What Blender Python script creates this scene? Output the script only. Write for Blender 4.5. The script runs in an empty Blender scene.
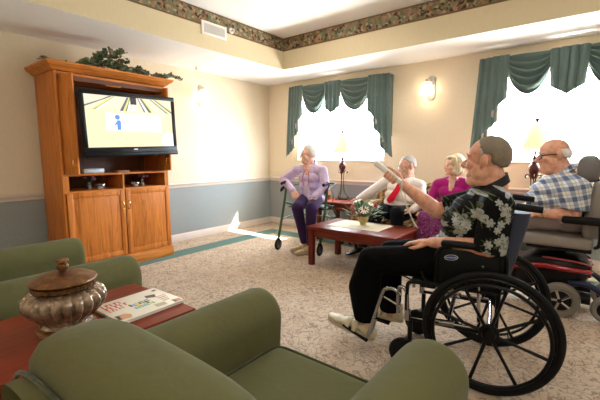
import bpy, bmesh, math, random
from mathutils import Vector, Matrix, Euler, noise
from math import sin, cos, pi, radians
random.seed(7)
scn = bpy.context.scene
COL = scn.collection
V = Vector
MW = {}                                   # world matrices of the roots


def lin(c):
    return c / 12.92 if c <= 0.04045 else ((c + 0.055) / 1.055) ** 2.4


def C8(r, g, b):
    return (lin(r / 255), lin(g / 255), lin(b / 255), 1)


# ------------------------------------------------------------------ materials
class NT:
    def __init__(s, name):
        m = bpy.data.materials.new(name)
        m.use_nodes = True
        s.m, s.t = m, m.node_tree
        s.p = s.t.nodes['Principled BSDF']
        s.out = s.t.nodes['Material Output']

    def n(s, typ, ins=None, **kw):
        nd = s.t.nodes.new('ShaderNode' + typ)
        for k, v in kw.items():
            setattr(nd, k, v)
        for k, v in (ins or {}).items():
            s.put(nd.inputs[k], v)
        return nd

    def put(s, sock, v):
        if isinstance(v, bpy.types.NodeSocket):
            s.t.links.new(v, sock)
        else:
            sock.default_value = v

    def co(s, kind='Object', scale=None, rot=None):
        t = s.n('TexCoord').outputs[kind]
        if scale or rot:
            mp = s.n('Mapping', {'Vector': t})
            if scale:
                mp.inputs['Scale'].default_value = scale
            if rot:
                mp.inputs['Rotation'].default_value = rot
            return mp.outputs[0]
        return t

    def noise(s, vec, scale, detail=2, rough=.5, dist=0):
        return s.n('TexNoise', {'Vector': vec, 'Scale': scale, 'Detail': detail, 'Roughness': rough, 'Distortion': dist}).outputs['Fac']

    def math(s, op, a, b=0, c=0):
        nd = s.n('Math', operation=op)
        for i, v in enumerate((a, b, c)):
            s.put(nd.inputs[i], v)
        return nd.outputs[0]

    def mix(s, f, a, b, blend='MIX'):
        nd = s.n('Mix', data_type='RGBA', blend_type=blend)
        s.put(nd.inputs[0], f)
        s.put(nd.inputs[6], a)
        s.put(nd.inputs[7], b)
        return nd.outputs[2]

    def ramp(s, f, stops, interp='LINEAR'):
        nd = s.n('ValToRGB', {'Fac': f})
        r = nd.color_ramp
        r.interpolation = interp
        while len(r.elements) < len(stops):
            r.elements.new(1)
        for e, (p, c) in zip(r.elements, stops):
            e.position, e.color = p, c
        return nd.outputs[0]

    def sep(s, vec):
        return s.n('SeparateXYZ', {0: vec}).outputs

    def set(s, base=None, rough=.5, metal=0, spec=.5, bump=None, bstr=.2, bdist=.01, **kw):
        if base is not None:
            s.put(s.p.inputs['Base Color'], base)
        s.put(s.p.inputs['Roughness'], rough)
        s.put(s.p.inputs['Metallic'], metal)
        s.put(s.p.inputs['Specular IOR Level'], spec)
        for k, v in kw.items():
            s.put(s.p.inputs[k], v)
        if bump is not None:
            b = s.n('Bump', {'Height': bump, 'Strength': bstr, 'Distance': bdist})
            s.t.links.new(b.outputs[0], s.p.inputs['Normal'])
        return s.m


def plain(name, c, rough=.5, metal=0, spec=.5, var=.12, scale=12, **kw):
    s = NT(name)
    v = s.noise(s.co(), scale, 3)
    d = tuple(x * (1 - var) for x in c[:3]) + (1,)
    l = tuple(min(1, x * (1 + var)) for x in c[:3]) + (1,)
    return s.set(s.mix(v, d, l), rough, metal, spec, **kw)


def cloth(name, c, rough=.9, var=.18, weave=500, wr=.35, sheen=.3, scale=9):
    s = NT(name)
    o = s.co()
    v = s.noise(o, scale, 4, .6)
    fine = s.noise(o, weave, 1)
    d = tuple(x * (1 - var) for x in c[:3]) + (1,)
    l = tuple(min(1, x * (1 + var)) for x in c[:3]) + (1,)
    h = s.math('ADD', s.math('MULTIPLY', s.noise(o, 14, 2, .5, .6), 1.0), s.math('MULTIPLY', fine, .12))
    m = s.set(s.mix(v, d, l), rough, 0, .06, bump=h, bstr=wr, bdist=.02)
    s.p.inputs['Sheen Weight'].default_value = sheen
    s.p.inputs['Sheen Roughness'].default_value = .4
    return m


def woodm(name, c1, c2, axis='Z', rough=.38, scale=1.0, spec=.5, coat=0.0):
    s = NT(name)
    sc = {'X': (1.2, 16, 16), 'Y': (16, 1.2, 16), 'Z': (16, 16, 1.2)}[axis]
    o = s.co('Object', tuple(x * scale for x in sc))
    a = s.noise(o, 1.6, 5, .6, 1.2)
    b = s.noise(o, 9, 3, .6)
    f = s.math('ADD', s.math('MULTIPLY', a, .75), s.math('MULTIPLY', b, .25))
    col = s.ramp(f, [(.32, c2), (.5, c1), (.68, tuple(min(1, x * 1.25) for x in c1[:3]) + (1,))])
    m = s.set(col, rough, 0, spec, bump=b, bstr=.05)
    s.p.inputs['Coat Weight'].default_value = coat
    s.p.inputs['Coat Roughness'].default_value = .15
    return m


def emit(name, c, strength):
    s = NT(name)
    s.set(c, .6)
    s.p.inputs['Emission Color'].default_value = c
    s.p.inputs['Emission Strength'].default_value = strength
    return s.m


def glassy(name, tint=(1, 1, 1, 1), gl=.08):
    s = NT(name)
    tr = s.n('BsdfTransparent', {0: tint})
    g = s.n('BsdfGlossy', {0: (1, 1, 1, 1), 'Roughness': .02})
    mx = s.n('MixShader', {0: gl, 1: tr.outputs[0], 2: g.outputs[0]})
    s.t.links.new(mx.outputs[0], s.out.inputs[0])
    return s.m


# ------------------------------------------------------------------ mesh builder
class MB:
    def __init__(s):
        s.bm = bmesh.new()
        s.mi = 0

    def _new(s, before):
        fs = [f for f in s.bm.faces if f not in before] if before is not None else []
        for f in fs:
            f.material_index = s.mi

    def mat(s, i):
        s.mi = i
        return s

    def raw(s, vs, fs, M=None):
        bv = [s.bm.verts.new((M @ V(v)) if M else V(v)) for v in vs]
        for f in fs:
            try:
                fc = s.bm.faces.new([bv[i] for i in f])
                fc.material_index = s.mi
            except ValueError:
                pass
        return s

    def box(s, lo, hi, bev=0, seg=2, M=None):
        t = bmesh.new()
        bmesh.ops.create_cube(t, size=1)
        lo, hi = V(lo), V(hi)
        for v in t.verts:
            v.co = V(((lo[i] + hi[i]) / 2 + v.co[i] * (hi[i] - lo[i])) for i in range(3))
        if bev:
            bev = min(bev, .49 * min(abs(hi[i] - lo[i]) for i in range(3)))
            bmesh.ops.bevel(t, geom=list(t.edges), offset=bev, segments=seg, profile=.5, affect='EDGES')
        s.merge(t, M)
        return s

    def merge(s, t, M=None):
        t.verts.index_update()
        s.raw([v.co.copy() for v in t.verts], [[v.index for v in f.verts] for f in t.faces], M)
        t.free()

    def rings(s, rs, cap=(True, True), closed=False, M=None):
        """rs: list of rings (equal length lists of points)"""
        n = len(rs[0])
        vs = [p for r in rs for p in r]
        fs = []
        m = len(rs)
        for i in range(m if closed else m - 1):
            a, b = i * n, ((i + 1) % m) * n
            for j in range(n):
                k = (j + 1) % n
                fs.append((a + j, a + k, b + k, b + j))
        if not closed:
            if cap[0]:
                fs.append(tuple(reversed(range(n))))
            if cap[1]:
                fs.append(tuple(range((m - 1) * n, m * n)))
        return s.raw(vs, fs, M)

    def tube(s, path, r, n=10, closed=False, cap=True, M=None):
        P = [V(p) for p in path]
        m = len(P)
        R = r if isinstance(r, (list, tuple)) else [r] * m
        T = []
        for i in range(m):
            if closed:
                d = P[(i + 1) % m] - P[i - 1]
            else:
                d = P[min(i + 1, m - 1)] - P[max(i - 1, 0)]
            T.append(d.normalized())
        up = V((0, 0, 1)) if abs(T[0].z) < .9 else V((1, 0, 0))
        N = (up - T[0] * up.dot(T[0])).normalized()
        rs = []
        for i in range(m):
            N = (N - T[i] * N.dot(T[i])).normalized()
            B = T[i].cross(N)
            rs.append([P[i] + (N * cos(2 * pi * j / n) + B * sin(2 * pi * j / n)) * R[i] for j in range(n)])
        return s.rings(rs, (cap, cap), closed, M)

    def cyl(s, a, b, r, r2=None, n=20):
        return s.tube([a, b], [r, r if r2 is None else r2], n)

    def cap(s, a, b, r0, r1, n=14):
        """tapered capsule"""
        a, b = V(a), V(b)
        d = b - a
        L = d.length
        if L < 1e-6:
            return s.ell(a, (r0, r0, r0))
        d = d / L
        pts, rr = [], []
        for k in range(5):
            t = -pi / 2 + (pi / 2) * k / 4
            pts.append(a + d * (r0 * sin(t)))
            rr.append(max(r0 * cos(t), r0 * .03))
        for k in range(1, 4):
            pts.append(a + d * L * k / 4)
            rr.append(r0 + (r1 - r0) * k / 4)
        for k in range(5):
            t = (pi / 2) * k / 4
            pts.append(b + d * (r1 * sin(t)))
            rr.append(max(r1 * cos(t), r1 * .03))
        up = V((0, 0, 1)) if abs(d.z) < .9 else V((1, 0, 0))
        N = (up - d * up.dot(d)).normalized()
        B = d.cross(N)
        rs = [[p + (N * cos(2 * pi * j / n) + B * sin(2 * pi * j / n)) * r for j in range(n)] for p, r in zip(pts, rr)]
        return s.rings(rs)

    def ell(s, c, r, R=None, n=20, m=12):
        """ellipsoid, R = 3x3 whose columns are its axes"""
        c = V(c)
        rs = []
        for i in range(m + 1):
            t = -pi / 2 + pi * i / m
            ct = max(cos(t), .02)
            ring = []
            for j in range(n):
                a = 2 * pi * j / n
                p = V((r[0] * ct * cos(a), r[1] * ct * sin(a), r[2] * sin(t)))
                ring.append(c + (R @ p if R else p))
            rs.append(ring)
        return s.rings(rs)

    def lathe(s, prof, n=32, c=(0, 0, 0), flute=None, M=None, cap=True):
        """prof: (radius, z) upwards; flute(angle, k) scales the radius"""
        c = V(c)
        rs = []
        for k, (r, z) in enumerate(prof):
            rs.append([c + V((r * (flute(2 * pi * j / n, k) if flute else 1) * cos(2 * pi * j / n),
                              r * (flute(2 * pi * j / n, k) if flute else 1) * sin(2 * pi * j / n), z)) for j in range(n)])
        return s.rings(rs, (cap, cap), False, M)

    def prism(s, poly, ax, lo, hi, bev=0, seg=2):
        """2-D polygon extruded along axis ax (0,1,2)"""
        t = bmesh.new()
        o = [i for i in range(3) if i != ax]

        def P(p, h):
            q = [0, 0, 0]
            q[o[0]], q[o[1]], q[ax] = p[0], p[1], h
            return q
        n = len(poly)
        va = [t.verts.new(P(p, lo)) for p in poly]
        vb = [t.verts.new(P(p, hi)) for p in poly]
        t.faces.new(va)
        t.faces.new(vb)
        for i in range(n):
            t.faces.new((va[i], va[(i + 1) % n], vb[(i + 1) % n], vb[i]))
        bmesh.ops.recalc_face_normals(t, faces=t.faces)
        if bev:
            bmesh.ops.bevel(t, geom=[e for e in t.edges], offset=bev, segments=seg, profile=.5, affect='EDGES')
        s.merge(t)
        return s

    def torus(s, c, R, r, axis=(0, 0, 1), n=40, m=10):
        c = V(c)
        q = V((0, 0, 1)).rotation_difference(V(axis)).to_matrix()
        path = [c + q @ V((R * cos(2 * pi * i / n), R * sin(2 * pi * i / n), 0)) for i in range(n)]
        rs = []
        ax = q @ V((0, 0, 1))
        for i in range(n):
            o = (path[i] - c).normalized()
            rs.append([path[i] + (o * cos(2 * pi * j / m) + ax * sin(2 * pi * j / m)) * r for j in range(m)])
        return s.rings(rs, closed=True)

    def mesh(s, name='m'):
        bmesh.ops.recalc_face_normals(s.bm, faces=s.bm.faces)
        me = bpy.data.meshes.new(name)
        s.bm.to_mesh(me)
        s.bm.free()
        return me


def shade(me, ang=40):
    for p in me.polygons:
        p.use_smooth = True
    if ang < 180:
        me.set_sharp_from_angle(angle=radians(ang))


def part(name, mb, mat, parent, world=False, ang=40, label=None):
    me = mb if isinstance(mb, bpy.types.Mesh) else mb.mesh(name)
    if world:
        r = parent
        while r.parent:
            r = r.parent
        me.transform(MW[r.name].inverted())
    shade(me, ang)
    if not len(me.materials):
        for m in (mat if isinstance(mat, (list, tuple)) else [mat]):
            me.materials.append(m)
    o = bpy.data.objects.new(name, me)
    COL.objects.link(o)
    o.parent = parent
    if label:
        o['label'] = label
    return o


def thing(name, label, cat, loc=(0, 0, 0), rotz=0, group=None):
    o = bpy.data.objects.new(name, None)
    o.empty_display_size = .1
    COL.objects.link(o)
    o.location = loc
    o.rotation_euler = (0, 0, rotz)
    MW[o.name] = Matrix.Translation(V(loc)) @ Matrix.Rotation(rotz, 4, 'Z')
    o['label'], o['category'] = label, cat
    if group:
        o['group'] = group
    return o


def solo(name, mb, mat, label, cat, group=None, ang=40):
    """a thing that is one mesh; its origin goes to its base"""
    me = mb if isinstance(mb, bpy.types.Mesh) else mb.mesh(name)
    xs = [v.co for v in me.vertices]
    b = V(((min(p.x for p in xs) + max(p.x for p in xs)) / 2, (min(p.y for p in xs) + max(p.y for p in xs)) / 2, min(p.z for p in xs)))
    me.transform(Matrix.Translation(-b))
    shade(me, ang)
    for m in (mat if isinstance(mat, (list, tuple)) else [mat]):
        me.materials.append(m)
    o = bpy.data.objects.new(name, me)
    COL.objects.link(o)
    o.location = b
    MW[o.name] = Matrix.Translation(b)
    o['label'], o['category'] = label, cat
    if group:
        o['group'] = group
    return o


def struct(name, mb, mat, parent=None, ang=40):
    me = mb.mesh(name)
    shade(me, ang)
    for m in (mat if isinstance(mat, (list, tuple)) else [mat]):
        me.materials.append(m)
    o = bpy.data.objects.new(name, me)
    COL.objects.link(o)
    if parent:
        o.parent = parent
    else:
        o['kind'] = 'structure'
    return o


def dup(root, loc, rotz, label, group=None):
    r = root.copy()
    COL.objects.link(r)
    r.location = loc
    r.rotation_euler = (0, 0, rotz)
    r['label'] = label
    if group:
        r['group'] = group
    MW[r.name] = Matrix.Translation(V(loc)) @ Matrix.Rotation(rotz, 4, 'Z')
    for ch in list(root.children):
        c = ch.copy()
        COL.objects.link(c)
        c.parent = r
        for g in list(ch.children):
            d = g.copy()
            COL.objects.link(d)
            d.parent = c
    return r


def spline(pts, k=6, closed=False):
    P = [V(p) for p in pts]
    n = len(P)
    out = []
    rng = n if closed else n - 1
    for i in range(rng):
        if closed:
            a, b, c, d = P[i - 1], P[i], P[(i + 1) % n], P[(i + 2) % n]
        else:
            b, c = P[i], P[i + 1]
            a = P[i - 1] if i else b * 2 - c
            d = P[i + 2] if i + 2 < n else c * 2 - b
        for j in range(k):
            t = j / k
            out.append(.5 * ((2 * b) + (c - a) * t + (2 * a - 5 * b + 4 * c - d) * t * t + (3 * b - a - 3 * c + d) * t ** 3))
    if not closed:
        out.append(P[-1])
    return out


def evald(me, mods):
    """apply modifiers to a mesh and return the result"""
    o = bpy.data.objects.new('tmp', me)
    COL.objects.link(o)
    for typ, kw in mods:
        m = o.modifiers.new('m', typ)
        for k, v in kw.items():
            setattr(m, k, v)
    dg = bpy.context.evaluated_depsgraph_get()
    dg.update()
    r = bpy.data.meshes.new_from_object(o.evaluated_get(dg), depsgraph=dg)
    bpy.data.objects.remove(o)
    bpy.data.meshes.remove(me)
    return r


def fuse(mb, voxel, sm=4, fac=.5):
    mods = [('REMESH', dict(mode='VOXEL', voxel_size=voxel))]
    if sm:
        mods.append(('SMOOTH', dict(factor=fac, iterations=sm)))
    return evald(mb.mesh(), mods)


def lofted(mb, secs, n, M=None):
    return mb.rings(secs, M=M)


def rrect(cx, cy, hx, hy, r, n=6):
    """rounded rectangle outline"""
    pts = []
    for (sx, sy, a0) in ((1, 1, 0), (-1, 1, 90), (-1, -1, 180), (1, -1, 270)):
        for k in range(n + 1):
            a = radians(a0 + 90 * k / n)
            pts.append((cx + sx * (hx - r) + r * cos(a), cy + sy * (hy - r) + r * sin(a)))
    return pts


def text_mesh(txt, size, extrude=.0006):
    cu = bpy.data.curves.new('txt', 'FONT')
    cu.body = txt
    cu.size = size
    cu.extrude = extrude
    cu.align_x, cu.align_y = 'CENTER', 'CENTER'
    o = bpy.data.objects.new('txt', cu)
    COL.objects.link(o)
    dg = bpy.context.evaluated_depsgraph_get()
    dg.update()
    me = bpy.data.meshes.new_from_object(o.evaluated_get(dg), depsgraph=dg)
    bpy.data.objects.remove(o)
    return me
# ------------------------------------------------------------------ camera
def look():
    f, yaw, pit, rol = 370.2, radians(38.1645), radians(7.024), radians(-.1695)
    fw = V((-sin(yaw) * cos(pit), cos(yaw) * cos(pit), -sin(pit)))
    r = fw.cross(V((0, 0, 1))).normalized()
    u = r.cross(fw)
    r2, u2 = r * cos(rol) + u * sin(rol), -r * sin(rol) + u * cos(rol)
    cd = bpy.data.cameras.new('camera')
    cd.sensor_width, cd.lens = 36, f / 600 * 36
    cd.clip_start, cd.clip_end = .05, 200
    o = bpy.data.objects.new('camera', cd)
    COL.objects.link(o)
    M = Matrix((r2, u2, -fw)).transposed().to_4x4()
    M.translation = (4.6547, -5.0209, 1.25)
    o.matrix_world = M
    scn.camera = o


look()
ZS, ZT = 2.466, 2.90            # soffit and tray ceiling heights
TX, TY = 1.037, -.795           # tray edges
RX, RY = 7.2, -7.0              # far ends of the room

# ------------------------------------------------------------------ shell materials
def wall_mat():
    s = NT('wall_paint')
    o = s.co('Object')
    z = s.sep(o)[2]
    fine = s.noise(o, 160, 2)
    mid = s.noise(o, 30, 3)
    up = s.mix(mid, C8(220, 206, 180), C8(229, 216, 192))
    vw = s.noise(s.co('Object', (140, 140, 40)), 1, 2)
    low = s.mix(vw, C8(134, 142, 142), C8(162, 168, 168))
    return s.set(s.mix(s.math('LESS_THAN', z, .80), up, low), .75, 0, .3, bump=fine, bstr=.12, bdist=.004)


def tray_mat():
    s = NT('tray_wallpaper')
    o = s.co('Object')
    v = s.noise(s.co('Object', (60, 60, 8)), 2, 3)
    return s.set(s.mix(v, C8(208, 192, 156), C8(218, 204, 170)), .8, 0, .25, bump=s.noise(o, 150, 1), bstr=.1, bdist=.003)


def border_mat():
    s = NT('floral_border_paper')
    o = s.co('Object')
    x, y, z = s.sep(o)
    a = s.math('ADD', x, y)
    cb = s.n('CombineXYZ', {0: a, 1: z, 2: 0}).outputs[0]
    wob = s.n('TexNoise', {'Vector': cb, 'Scale': 22, 'Detail': 2}).outputs['Color']
    vec = s.mix(.06, cb, wob, 'ADD')
    vo = s.n('TexVoronoi', {'Vector': vec, 'Scale': 38}, voronoi_dimensions='2D')
    v = s.sep(vo.outputs['Color'])[0]
    col = s.ramp(v, [(0, C8(62, 48, 42)), (.16, C8(96, 106, 82)), (.32, C8(138, 110, 78)), (.5, C8(112, 122, 96)), (.62, C8(118, 92, 62)), (.80, C8(156, 124, 98)), (.94, C8(160, 152, 116))], 'CONSTANT')
    edge = s.math('GREATER_THAN', s.math('ABSOLUTE', s.math('SUBTRACT', z, 2.81)), .072)
    return s.set(s.mix(edge, col, C8(112, 84, 56)), .7, 0, .3)


def carpet_mat():
    s = NT('carpet_pile')
    o = s.co('Object')
    x, y, z = s.sep(o)
    w = s.n('TexNoise', {'Vector': o, 'Scale': 9, 'Detail': 1}).outputs['Color']
    ov = s.mix(.12, o, w, 'ADD')
    n1 = s.noise(ov, 19, 0, .5)
    n2 = s.noise(o, 23, 2)
    line = s.math('LESS_THAN', s.math('ABSOLUTE', s.math('SUBTRACT', n1, .5)), .034)
    line2 = s.math('LESS_THAN', s.math('ABSOLUTE', s.math('SUBTRACT', s.noise(ov, 24, 0, .5), .53)), .030)
    m = s.math('MULTIPLY', s.math('MAXIMUM', line, line2), s.math('GREATER_THAN', n2, .40))
    tone = s.ramp(s.noise(o, 5, 3), [(.3, C8(196, 174, 150)), (.7, C8(212, 192, 170))])
    speck = s.mix(s.math('MULTIPLY', s.noise(o, 260, 2), .35), tone, C8(140, 118, 98))
    body = s.mix(s.math('MULTIPLY', m, .62), speck, C8(116, 98, 88))
    # teal inlay band that runs parallel to the two walls
    d = s.math('MINIMUM', x, s.math('MULTIPLY', y, -1))
    band = s.math('MULTIPLY', s.math('GREATER_THAN', d, .46), s.math('LESS_THAN', d, .73))
    teal = s.mix(s.noise(o, 120, 2), C8(84, 112, 106), C8(108, 134, 126))
    return s.set(s.mix(band, body, teal), .95, 0, .1, bump=s.math('ADD', s.noise(o, 300, 2), s.math('MULTIPLY', m, -.6)), bstr=.5, bdist=.008)


m_wall, m_tray, m_border, m_carpet = wall_mat(), tray_mat(), border_mat(), carpet_mat()
m_white = plain('white_paint', C8(238, 234, 228), .7, var=.02)
m_trim = plain('trim_paint', C8(214, 202, 190), .45, var=.03)
m_ceil = plain('ceiling_paint', C8(243, 241, 238), .85, var=.02)
m_glass = glassy('window_glass')

# ------------------------------------------------------------------ shell
T = .16
struct('floor', MB().box((-T, RY - T, -.12), (RX + T, T, 0)), m_carpet)
struct('wall_left', MB().box((-T, RY - T, 0), (0, T, 3.1)), m_wall)
struct('wall_right', MB().box((RX, RY - T, 0), (RX + T, T, 3.1)), m_wall)
struct('wall_front', MB().box((0, RY - T, 0), (RX, RY, 3.1)), m_wall)
WIN = [(.66, 2.27), (3.62, 5.16)]
ZSILL, ZHEAD = 1.155, 2.2
b = MB()
b.box((0, 0, 0), (RX, T, ZSILL)).box((0, 0, ZHEAD), (RX, T, 3.1))
xs = [0, WIN[0][0], WIN[0][1], WIN[1][0], WIN[1][1], RX]
for i in (0, 2, 4):
    b.box((xs[i], 0, ZSILL), (xs[i + 1], T, ZHEAD))
struct('wall_back', b, m_wall)
struct('ceiling', MB().box((TX - .1, -6.3, ZT), (6.3, TY + .1, ZT + .1)), m_ceil)
b = MB()
for lo, hi in (((0, RY, ZS), (TX, 0, ZT + .1)), ((TX, TY, ZS), (RX, 0, ZT + .1)), ((6.2, RY, ZS), (RX, TY, ZT + .1)), ((TX, RY, ZS), (6.2, -6.2, ZT + .1))):
    b.box(lo, hi)
o = struct('ceiling_soffit', b, [m_ceil, m_tray])
for p in o.data.polygons:
    p.material_index = 0 if abs(p.normal.z) > .5 else 1
k = 0
for lo, hi in (((TX, -6.2, 2.72), (TX + .004, TY, ZT)), ((TX, TY - .004, 2.72), (6.2, TY, ZT)), ((6.196, -6.2, 2.72), (6.2, TY, ZT)), ((TX, -6.2, 2.72), (6.2, -6.196, ZT))):
    k += 1
    struct('trim_%d' % k, MB().box(lo, hi), m_border)


def molding(name, prof, along, a, b_, mat):
    """profile (depth from the wall, z) swept along a wall"""
    mb = MB()
    if along == 'y':       # on wall_left
        mb.prism([(p[0], p[1]) for p in prof], 1, a, b_)
    else:                  # on wall_back: depth goes to -y
        mb.prism([(-p[0], p[1]) for p in prof], 0, a, b_)
    return struct(name, mb, mat)


RAIL = [(0, .778), (.012, .778), (.018, .790), (.018, .806), (.030, .818), (.036, .832), (.030, .844), (.012, .850), (0, .850)]
BASE = [(0, 0), (.014, 0), (.014, .070), (.010, .078), (.010, .094), (.004, .106), (0, .106)]
molding('trim_5', RAIL, 'y', -3.62, 0, m_trim)
molding('trim_6', RAIL, 'y', -6.99, -3.62, m_trim)
molding('trim_7', RAIL, 'x', .036, RX, m_trim)
molding('baseboard_left', BASE, 'y', RY, 0, m_trim)
molding('baseboard_back', BASE, 'x', .014, RX, m_trim)

for i, (x0, x1) in enumerate(WIN):
    b = MB()
    f = .045
    for lo, hi in (((x0, .06, ZSILL), (x0 + f, .12, ZHEAD)), ((x1 - f, .06, ZSILL), (x1, .12, ZHEAD)), ((x0 + f, .06, ZHEAD - f), (x1 - f, .12, ZHEAD)), ((x0 + f, .06, ZSILL), (x1 - f, .12, ZSILL + f))):
        b.box(lo, hi, .004)
    w = struct('window_%d' % (i + 1), b, m_white)
    struct('pane', MB().box((x0 + f, .088, ZSILL + f), (x1 - f, .092, ZHEAD - f)), m_glass, w)
    struct('window_sill', MB().box((x0 - .0, -.012, ZSILL - .018), (x1 + .0, .06, ZSILL + .004), .004), m_white, w)
b = MB().box((-.6, .16, 2.62), (RX + .6, .90, 2.70))
struct('sun_cut_slab', b, m_white)  # unseen slab added outside to trim the sun beam to a thin band

# ------------------------------------------------------------------ daylight
W = bpy.data.worlds.new('sky')
scn.world = W
W.use_nodes = True
bg = W.node_tree.nodes['Background']
wt = W.node_tree
tc = wt.nodes.new('ShaderNodeTexCoord')
sx = wt.nodes.new('ShaderNodeSeparateXYZ')
wt.links.new(tc.outputs['Generated'], sx.inputs[0])
rp = wt.nodes.new('ShaderNodeValToRGB')          # sky above the horizon, sunlit ground below it
rp.color_ramp.elements[0].position, rp.color_ramp.elements[0].color = .49, (.74, .76, .74, 1)
rp.color_ramp.elements[1].position, rp.color_ramp.elements[1].color = .51, (.74, .87, 1.0, 1)
mr = wt.nodes.new('ShaderNodeMapRange')
mr.inputs['From Min'].default_value, mr.inputs['From Max'].default_value = -1, 1
wt.links.new(sx.outputs[2], mr.inputs['Value'])
wt.links.new(mr.outputs[0], rp.inputs[0])
wt.links.new(rp.outputs[0], bg.inputs[0])
bg.inputs[1].default_value = 36.0


def light(name, typ, loc, energy, color=(1, 1, 1), rot=None, **kw):
    l = bpy.data.lights.new(name, typ)
    l.energy, l.color = energy, color
    for k_, v_ in kw.items():
        setattr(l, k_, v_)
    o_ = bpy.data.objects.new(name, l)
    COL.objects.link(o_)
    o_.location = loc
    if rot is not None:
        o_.rotation_euler = rot
    return o_


for i, (x0, x1) in enumerate(WIN):
    p = light('window_portal', 'AREA', ((x0 + x1) / 2, .15, (ZSILL + ZHEAD) / 2), 1, rot=(-pi / 2, 0, 0), shape='RECTANGLE', size=x1 - x0, size_y=ZHEAD - ZSILL)
    p.data.cycles.is_portal = True
sd = V((-.70, -.85, -1.155))
s_ = light('sun', 'SUN', (2, 3, 4), 45.0, (1, .95, .86), angle=radians(.6))
s_.rotation_euler = sd.to_track_quat('-Z', 'Y').to_euler()

# ------------------------------------------------------------------ ceiling light, added fill lights, sconces, sprinklers, vent
m_lampglass = emit('lit_opal_glass', (1, .95, .88, 1), 24)
m_shadeglow = emit('lit_sconce_glass', (1, .85, .64, 1), 6)
m_nickel = plain('brushed_nickel', C8(176, 174, 172), .35, .5, var=.04)
m_brass = plain('polished_brass', C8(214, 178, 112), .25, 1, var=.05)
DOME = (2.22, -1.72)
t = thing('ceiling_light', 'white glass dome lamp lit on the raised ceiling, cut off by the picture top', 'ceiling light', (DOME[0], DOME[1], 2.80))
part('base_ring', MB().lathe([(.10, .08), (.19, .08), (.19, .10), (.10, .10)], 40), m_nickel, t)
part('glass_dome', MB().lathe([(.01, 0), (.06, .004), (.115, .018), (.155, .042), (.178, .07), (.18, .082)], 40), m_lampglass, t)
for (x, y, z, e) in ((5.2, -3.0, 2.72, 8), (5.3, -5.6, 2.60, 30), (1.5, -6.5, 2.1, 7)):
    light('fill_light', 'POINT', (x, y, z), e, (1, .95, .87) if x > 2 else (1, .78, .48), shadow_soft_size=.12)  # unseen fill lights without fixtures, added to brighten the room from behind the camera


def sconce(p, face, label, side):
    """p on the wall, face = rotation so that local -y... +x points into the room"""
    t = thing('wall_sconce', label, 'wall lamp', p, face, 'lit wall sconces')
    R = Matrix.Rotation(pi / 2, 4, 'Y')
    pts = [(-(.052 * cos(a)), (.105 if sin(a) > 0 else -.105) + .052 * sin(a)) for a in [2 * pi * i / 32 for i in range(32)]]
    pl = part('back_plate', MB().prism(pts, 0, 0, .018, .005), m_nickel, t)
    part('plate_button', MB().ell((.02, side * .0, .075), (.016, .038, .045)), m_nickel, t)
    part('arm', MB().tube(spline([(.015, 0, -.06), (.06, 0, -.085), (.10, side * .02, -.05), (.105, side * .03, .02)], 5), .009), m_nickel, t)
    part('finial', MB().lathe([(.004, .0), (.02, .006), (.012, .02), (.016, .03), (.004, .046)], 16, (.105, side * .03, .065)), m_brass, t)
    part('glass_shade', MB().lathe([(.022, .066), (.040, .058), (.062, .02), (.078, -.03), (.088, -.085), (.084, -.085), (.05, 0), (.02, .05)], 28, (.105, side * .03, 0), cap=False), m_shadeglow, t)
    return t


sconce((0, -1.485, 2.12), 0, 'lit glass wall sconce on the cream wall right of the television cabinet', -1)
sconce((2.918, 0, 2.11), -pi / 2, 'lit glass wall sconce between the two curtained windows', -1)

t = thing('fire_sprinkler', 'small sprinkler head hanging from the low white ceiling above the cabinet end', 'sprinkler', (.255, -1.737, ZS - .05))
part('ceiling_plate', MB().lathe([(.03, .045), (.034, .048), (.02, .05)], 20), m_white, t)
part('head', MB().cyl((0, 0, .01), (0, 0, .046), .008).lathe([(.004, 0), (.018, .002), (.018, .006), (.004, .008)], 16).tube([(-.014, 0, .008), (-.01, 0, .03)], .003, 6).tube([(.014, 0, .008), (.01, 0, .03)], .003, 6), m_brass, t)
t = thing('fire_sprinkler', 'round sprinkler sticking out of the patterned border beside the vent', 'sprinkler', (TX + .004, -1.783, 2.76))
M = Matrix.Rotation(pi / 2, 4, 'Y')
part('mount_plate', MB().lathe([(.03, 0), (.036, .004), (.02, .012)], 20, M=M), m_white, t)
part('head', MB().lathe([(.01, .01), (.01, .04), (.022, .044), (.02, .05), (.004, .052)], 16, M=M), m_nickel, t)

t = thing('air_vent', 'white louvred air vent on the raised ceiling side above the television', 'air vent', (TX, -2.052, 2.624))
b = MB()
y0, y1, h = -.184, .184, .15
for lo, hi in (((.004, y0, 0), (.018, y1, .024)), ((.004, y0, h - .024), (.018, y1, h)), ((.004, y0, .024), (.018, y0 + .026, h - .024)), ((.004, y1 - .026, .024), (.018, y1, h - .024))):
    b.box(lo, hi, .003)
part('frame', b, m_white, t)
m_dark = plain('dark_grey', C8(60, 58, 56), .7)
part('backing', MB().box((.0045, y0 + .02, .02), (.006, y1 - .02, h - .02)), m_dark, t)
for i in range(22):
    y = y0 + .03 + i * (.308 / 21)
    part('slat', MB().box((.006, y - .0015, .024), (.016, y + .0045, h - .024)), m_white, t)
# ------------------------------------------------------------------ entertainment center
m_oak = woodm('honey_oak', C8(204, 124, 54), C8(158, 84, 30), 'Z', .42, spec=.25)
m_oakh = woodm('honey_oak_rail', C8(204, 126, 56), C8(158, 86, 32), 'Y', .42, spec=.25)
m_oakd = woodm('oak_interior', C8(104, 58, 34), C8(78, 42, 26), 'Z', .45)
m_black = plain('black_plastic', C8(12, 12, 13), .34, 0, .22, var=.1)
m_blackm = plain('black_matte', C8(17, 17, 18), .6, 0, .2, var=.1)
m_chrome = plain('chrome', C8(176, 176, 178), .16, 1, var=.03)

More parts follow.
